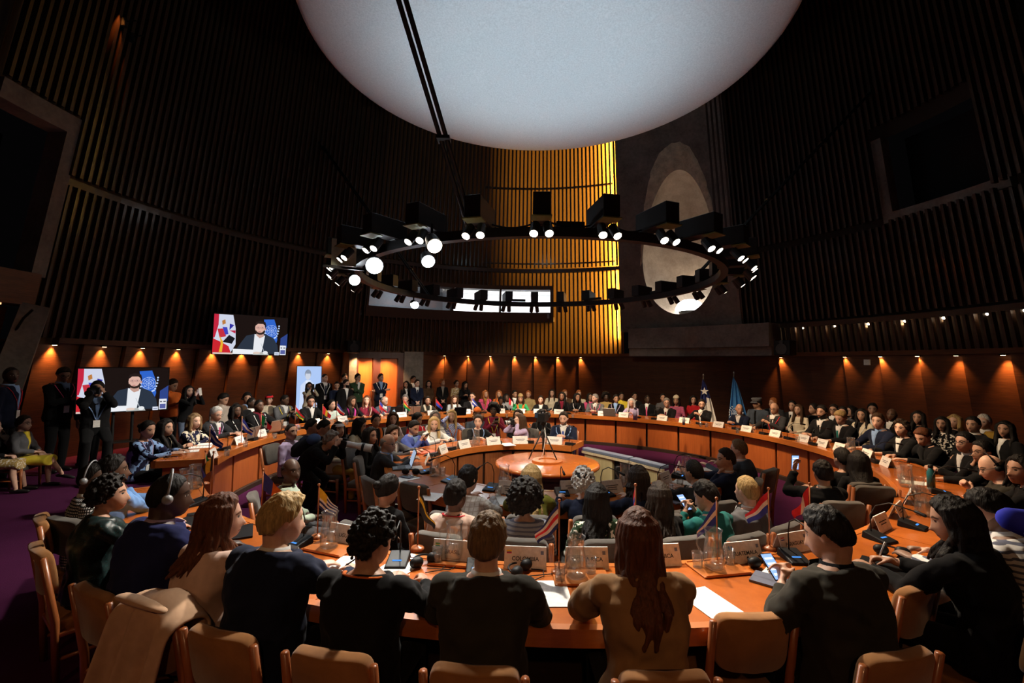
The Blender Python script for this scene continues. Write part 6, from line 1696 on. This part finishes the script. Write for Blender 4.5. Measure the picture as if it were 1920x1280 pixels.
# ================================================================== screens
def E(c, s_=1.0): return glow('screen_%.2f_%.2f_%.2f' % c, c, s_)
def picture(t, w, h, kind):
    mats = []; mb = MB(); layer = [0]
    def poly(pts, c, s_=1.0):
        m_ = E(c, s_)
        if m_ not in mats: mats.append(m_)
        layer[0] += 1; y_ = .012 + .0006 * layer[0]
        mb.add([((.5 - u) * w, y_, (.5 - v) * h) for u, v in pts], [tuple(range(len(pts)))], mats.index(m_))
    def ell(cu, cv, ru, rv, c, n=20, a0=0, a1=360, s_=1.0): poly([(cu + ru * math.cos(R(a0 + (a1 - a0) * i / n)), cv + rv * math.sin(R(a0 + (a1 - a0) * i / n))) for i in range(n + (0 if a1 - a0 == 360 else 1))], c, s_)
    if kind == 'portrait':
        poly([(0, 0), (1, 0), (1, 1), (0, 1)], (.42, .58, .92), 1.0)
        ell(.45, .17, .13, .10, (.22, .26, .34)); ell(.45, .20, .11, .10, (.62, .66, .76)); poly([(.36, .16), (.40, .08), (.52, .08), (.56, .16)], (.25, .3, .4))
        poly([(.12, 1), (.16, .42), (.36, .31), (.56, .31), (.78, .42), (.86, 1)], (.60, .70, .92)); poly([(.36, .31), (.56, .31), (.46, .60)], (.8, .86, 1)); return mb.build('screen', mats, t)
    poly([(0, 0), (1, 0), (1, 1), (0, 1)], (.012, .007, .006))
    poly([(.05, .02), (.24, .02), (.28, .35), (.29, .75), (.22, 1), (.0, 1), (.01, .3)], (.62, .66, .80))
    poly([(.0, .02), (.06, .02), (.06, .28), (.02, .6), (.0, .6)], (.55, .02, .05)); poly([(.0, .62), (.10, .70), (.2, .8), (.24, 1), (.0, 1)], (.60, .02, .03))
    poly([(.05, .38), (.15, .36), (.16, .56), (.08, .60)], (.55, .03, .05)); poly([(.11, .33), (.17, .33), (.19, .5), (.15, .52)], (.05, .06, .5)); poly([(.12, .70), (.20, .52), (.28, .60), (.24, .74)], (.01, .01, .015)); poly([(.20, .24), (.26, .27), (.20, .40)], (.03, .03, .35)); poly([(.2, .41), (.28, .40), (.28, .48)], (.5, .02, .06)); poly([(.08, .55), (.10, .75), (.08, .95), (.12, .95), (.13, .7)], (.8, .45, .03)); poly([(.10, .18), (.14, .14), (.15, .24), (.11, .28)], (.5, .2, .05))
    poly([(.655, .08), (.80, .06), (.84, .25), (.86, .6), (.83, .82), (.74, .7), (.68, .4)], (.03, .13, .60))
    for rr in (.03, .055, .08):
        for q in range(16):
            a, e = R(22.5 * q + 2), R(22.5 * q + 20); r1 = rr + .006
            poly([(.765 + rr * math.cos(a), .36 + rr * 1.7 * math.sin(a)), (.765 + r1 * math.cos(a), .36 + r1 * 1.7 * math.sin(a)), (.765 + r1 * math.cos(e), .36 + r1 * 1.7 * math.sin(e)), (.765 + rr * math.cos(e), .36 + rr * 1.7 * math.sin(e))], (.45, .60, .95))
    for q in range(4):
        a = R(45 * q); c_, s_ = math.cos(a), math.sin(a); poly([(.765 - .085 * c_ - .002 * s_, .36 - .145 * s_ + .003 * c_), (.765 + .085 * c_ - .002 * s_, .36 + .145 * s_ + .003 * c_), (.765 + .085 * c_ + .002 * s_, .36 + .145 * s_ - .003 * c_), (.765 - .085 * c_ + .002 * s_, .36 - .145 * s_ - .003 * c_)], (.45, .60, .95))
    for q in range(7):
        a = R(20 + 22 * q)
        for m_ in (1, -1): ell(.765 + m_ * .105 * math.cos(a * .5 - .2), .36 + .19 * math.sin(a - 1.1), .012, .022, (.5, .65, .95), 8)
    poly([(.90, .55), (1, .42), (1, .8), (.90, .8)], (.03, .06, .25))
    # man in dark jacket
    poly([(.27, .95), (.36, .68), (.42, .52), (.54, .46), (.68, .46), (.80, .56), (.86, .74), (.88, .97)], (.025, .035, .055)); poly([(.53, .47), (.675, .50), (.66, .70), (.635, .97), (.52, .97)], (.80, .82, .86)); poly([(.555, .44), (.655, .44), (.655, .53), (.60, .57), (.555, .50)], (.55, .33, .27))
    ell(.60, .31, .068, .155, (.72, .44, .36)); ell(.675, .33, .014, .03, (.65, .36, .3), 12); ell(.605, .395, .066, .085, (.03, .017, .014)); ell(.60, .33, .058, .10, (.72, .44, .36)); ell(.595, .405, .022, .010, (.45, .16, .15), 10)
    poly([(.53, .26), (.54, .16), (.60, .12), (.67, .15), (.685, .24), (.675, .34), (.665, .24), (.64, .20), (.57, .20)], (.02, .012, .011))
    for cu in (.572, .63): ell(cu, .30, .026, .028, (.35, .14, .14), 14); ell(cu, .30, .022, .022, (.68, .42, .36), 14); ell(cu, .30, .008, .008, (.03, .02, .02), 8)
    poly([(.565, .345), (.60, .345), (.59, .355), (.575, .355)], (.55, .3, .25))
    poly([(.25, .86), (.53, .87), (.53, .99), (.25, .99)], (.84, .86, .90)); poly([(.53, .93), (.72, .93), (.74, 1), (.52, 1)], (.45, .47, .45)); poly([(.62, .70), (.626, .70), (.68, .94), (.672, .94)], (.5, .55, .6)); poly([(.0, .96), (.25, .96), (.25, 1), (.0, 1)], (.7, .55, .5))
    ell(.57, .95, .05, .03, (.75, .6, .52), 12); ell(.69, .94, .035, .045, (.8, .82, .84), 12)
    poly([(.895, .74), (.985, .74), (.985, .99), (.895, .99)], (.80, .82, .88)); poly([(.905, .86), (.975, .86), (.975, .97), (.905, .97)], (.10, .12, .35)); poly([(.905, .79), (.93, .79), (.93, .82), (.905, .82)], (.1, .1, .14)); poly([(.945, .79), (.975, .79), (.975, .82), (.945, .82)], (.1, .1, .14)); poly([(.82, .92), (.885, .92), (.885, 1), (.82, 1)], (.70, .74, .85)); poly([(.83, .955), (.875, .955), (.875, .98), (.83, .98)], (.25, .28, .4))
    return mb.build('screen', mats, t)
def screen_thing(name, label, c, w, h, rz, tilt, kind, stand=None, cat='television'):
    t = thing(name, label, cat, c, rz); t.rotation_euler = (tilt, 0, rz)
    mb = MB(); mb.box((0, -.02, 0), (w + .03, .06, h + .03)); mb.build('casing', M_black, t)
    picture(t, w, h, kind)
    if stand == 'floor':
        mb = MB(); zb = -c.z
        for s_ in (-1, 1): mb.tube([(s_ * .14, -.08, -h * .2), (s_ * .14, -.08, zb + .05)], .025, 8)
        mb.box((0, -.08, zb + .03), (.9, .55, .05)); mb.box((0, -.08, zb + .5), (.5, .3, .02)); mb.build('floor_stand', M_mblack, t)
    elif stand == 'hang':
        mb = MB(); mb.tube([(0, -.05, h * .3), (0, -.12, h * .5 + .35)], .03, 8); mb.box((0, -.20, 0), (.4, .3, .3)); mb.build('mount', M_mblack, t)
    else:
        mb = MB(); mb.box((0, -.05, -h / 2 - c.z / 2 + h * .5 * 0), (w * .5, .05, c.z)) if False else mb.box((0, -.05, -(c.z + h / 2) / 2), (.3, .05, c.z - h / 2)); mb.build('stand', M_black, t)
    return t
c = at_y(472, 628, 11.9); screen_thing('television', 'hanging television on the slatted wall showing a bearded man speaking', c, 1.72, 1.02, face_to(c, (0, 2, 0)) + R(9), R(-4), 'man', 'hang')
c = at_y(234, 730, 8.7); screen_thing('television', 'big television on a floor stand behind the seated women, showing the same bearded man', c, 1.32, .82, face_to(c, (1.5, 0, 0)), 0, 'man', 'floor')
c = at_r(579, 729, 8.75); screen_thing('portrait_screen', 'upright screen showing a pale portrait on light blue behind the masked woman', c, .66, 1.34, face_to(c, (0, 0, 0)), 0, 'portrait', 'post', 'screen')
# loudspeakers
for x, y, lb in ((660, 650, 'small black loudspeaker above the gap left of the orange door'.replace('left of', 'beside')), (1472, 652, 'black loudspeaker on a bracket at the end of the concrete balcony')):
    c = at_cone(x, y, 1.0 if x < 1000 else 1.75); t = thing('loudspeaker', lb, 'loudspeaker', c, R(ang(c) + 90))
    mb = MB(); mb.box((0, 0, 0), (.40, .34, .38)); bevel(mb.build('cabinet', M_black, t), .02, 2)
    mb = MB(); mb.tube([(0, .181, -.03), (0, .19, -.03)], .14, 20); mb.tube([(0, .181, .14), (0, .19, .14)], .05, 14); mb.build('driver', plain('dark_cone', (.03, .03, .03), .6), t)
    mb = MB(); mb.box((0, -.24, 0), (.08, .14, .4)); mb.build('bracket', M_mblack, t)
c = at_cone(1625, 679, .10); t = thing('wall_plate', 'small white square plate on the lower wall', 'wall plate', c, R(ang(c) + 90)); mb = MB(); mb.box((0, -.02, 0), (.13, .05, .14)); mb.build('plate', M_white, t); mb = MB(); mb.box((0, .008, 0), (.05, .01, .05)); mb.build('inset', M_card, t)
# tall flags
def tall_flag(x, ytop, rr, label, kind):
    p = at_r(x, ytop, rr); top = p.z
    t = thing('tall_flag', label, 'flag', (p.x, p.y, 0), face_to(p, (0, 0, 0)))
    mb = MB(); mb.tube([(0, 0, .02), (0, 0, top + .04)], .014, 8); mb.ball((0, 0, top + .07), (.02, .02, .04), 8, 6); mb.build('pole', M_chrome, t, True)
    mb = MB(); mb.lathe([(.01, 0), (.2, 0), (.2, .03), (.03, .06), (.01, .06)], 20); mb.build('base', M_chw, t, True)
    mb = MB(); n, m = 30, 26; vs = []
    for j in range(m + 1):
        v = j / m
        for i in range(n + 1):
            u = i / n; wd = .05 + .46 * v ** .8
            x_ = (.30 - u) * wd; y_ = .06 + .05 * math.sin(u * 17 + v * 2) * (.3 + v)
            vs.append(V((x_, y_, top - .02 - v * 1.35 - .1 * u * (1 - v))))
    for j in range(m):
        for i in range(n):
            u, v = (i + .5) / n, (j + .5) / m
            if kind == 'tri': k = 0 if v < .42 + .10 * (1 - u) - .25 * u * 0 and not (u > .55 and v > .34) else (2 if u < .30 + .08 * math.sin(v * 6) and v > .5 else 1)
            else: k = 0
            q = n + 1; mb.add([vs[j * q + i], vs[j * q + i + 1], vs[(j + 1) * q + i + 1], vs[(j + 1) * q + i]], [(0, 1, 2, 3)], k)
    mats = [plain('deep_blue_flag', (.02, .03, .16), .8), colmat('w'), colmat('r')] if kind == 'tri' else [plain('light_blue_flag', (.03, .16, .42), .8)]
    o = mb.build('flag_cloth', mats, t, True); w_ = o.modifiers.new('w', 'WELD'); w_.merge_threshold = .0005
    mb = MB()
    if kind == 'tri':
        c = V((-.02, .13, top - .36)); pts = [c + V((.11 * (1 if q % 2 == 0 else .40) * math.sin(PI * q / 5), .0, .11 * (1 if q % 2 == 0 else .40) * math.cos(PI * q / 5))) for q in range(10)]
        mb.add(pts + [p_ + V((0, .006, 0)) for p_ in pts], [tuple(range(10)), tuple(range(10, 20))[::-1]] + [(q, (q + 1) % 10, 10 + (q + 1) % 10, 10 + q) for q in range(10)])
        mb.build('star', colmat('w'), t)
    else:
        c = V((-.04, .155, top - .95))
        for rr_ in (.04, .075, .11): mb.tube([c + V((rr_ * math.cos(R(a)), 0, rr_ * 1.25 * math.sin(R(a)))) for a in range(0, 361, 20)], .006, 5)
        for a in range(0, 180, 45): mb.tube([c + V((.11 * math.cos(R(a)), 0, .137 * math.sin(R(a)))), c - V((.11 * math.cos(R(a)), 0, .137 * math.sin(R(a))))], .004, 5)
        for s_ in (-1, 1):
            for q in range(9): a = R(-80 + 17 * q); mb.ball(c + V((s_ * .155 * math.cos(a), 0, .20 * math.sin(a))), (.012, .006, .028), 6, 5, Matrix.Rotation(s_ * a, 3, 'Y'))
        mb.build('emblem', plain('pale_emblem', (.55, .62, .70), .8), t)
tall_flag(1319, 708, 6.75, 'tall tricolour flag with a white star draped behind the bearded speaker', 'tri'); tall_flag(1376, 704, 6.75, 'tall light blue flag with a pale wreath emblem draped beside the tricolour', 'un')
# blue microphone windscreen poking in at the frame edge
p = at_y(1937, 985, 1.45); t = thing('handheld_microphone', 'blue foam topped microphone held in at the frame edge', 'microphone', p, R(20)); t.rotation_euler = (R(20), R(14), R(-15))
mb = MB(); mb.tube([(-.055, 0, 0), (.0, 0, 0), (.055, 0, 0)], [.036, .046, .048], 18, 0, True, True); mb.build('foam_windscreen', plain('blue_foam', (.02, .03, .55), .9), t, True)
mb = MB(); mb.tube([(.06, 0, 0), (.30, 0, .0)], .015, 10); mb.build('handle', M_black, t, True)
text('UCV', t, (-.012, -.0475, -.006), (R(90), 0, 0), .035, plain('pale_blue_print', (.72, .80, .95), .7))

# lettering becomes plain mesh
dg = bpy.context.evaluated_depsgraph_get()
for o in [o for o in scene.objects if o.type == 'FONT']:
    me = bpy.data.meshes.new_from_object(o.evaluated_get(dg)); n = o.name
    q = bpy.data.objects.new('lettering', me); COL.objects.link(q); q.parent = o.parent; q.location = o.location; q.rotation_euler = o.rotation_euler
    bpy.data.objects.remove(o)
# ------------------------------------------------------------------ view
vs = scene.view_settings
vs.view_transform = 'Standard'; vs.look = 'None'; vs.gamma = 1; vs.use_curve_mapping = False
vs.exposure = 0.0
cy = scene.cycles
cy.use_denoising = True
cy.max_bounces = 7; cy.diffuse_bounces = 3; cy.glossy_bounces = 3; cy.transmission_bounces = 6; cy.transparent_max_bounces = 24
cy.caustics_reflective = False; cy.caustics_refractive = False
cy.sample_clamp_indirect = 4
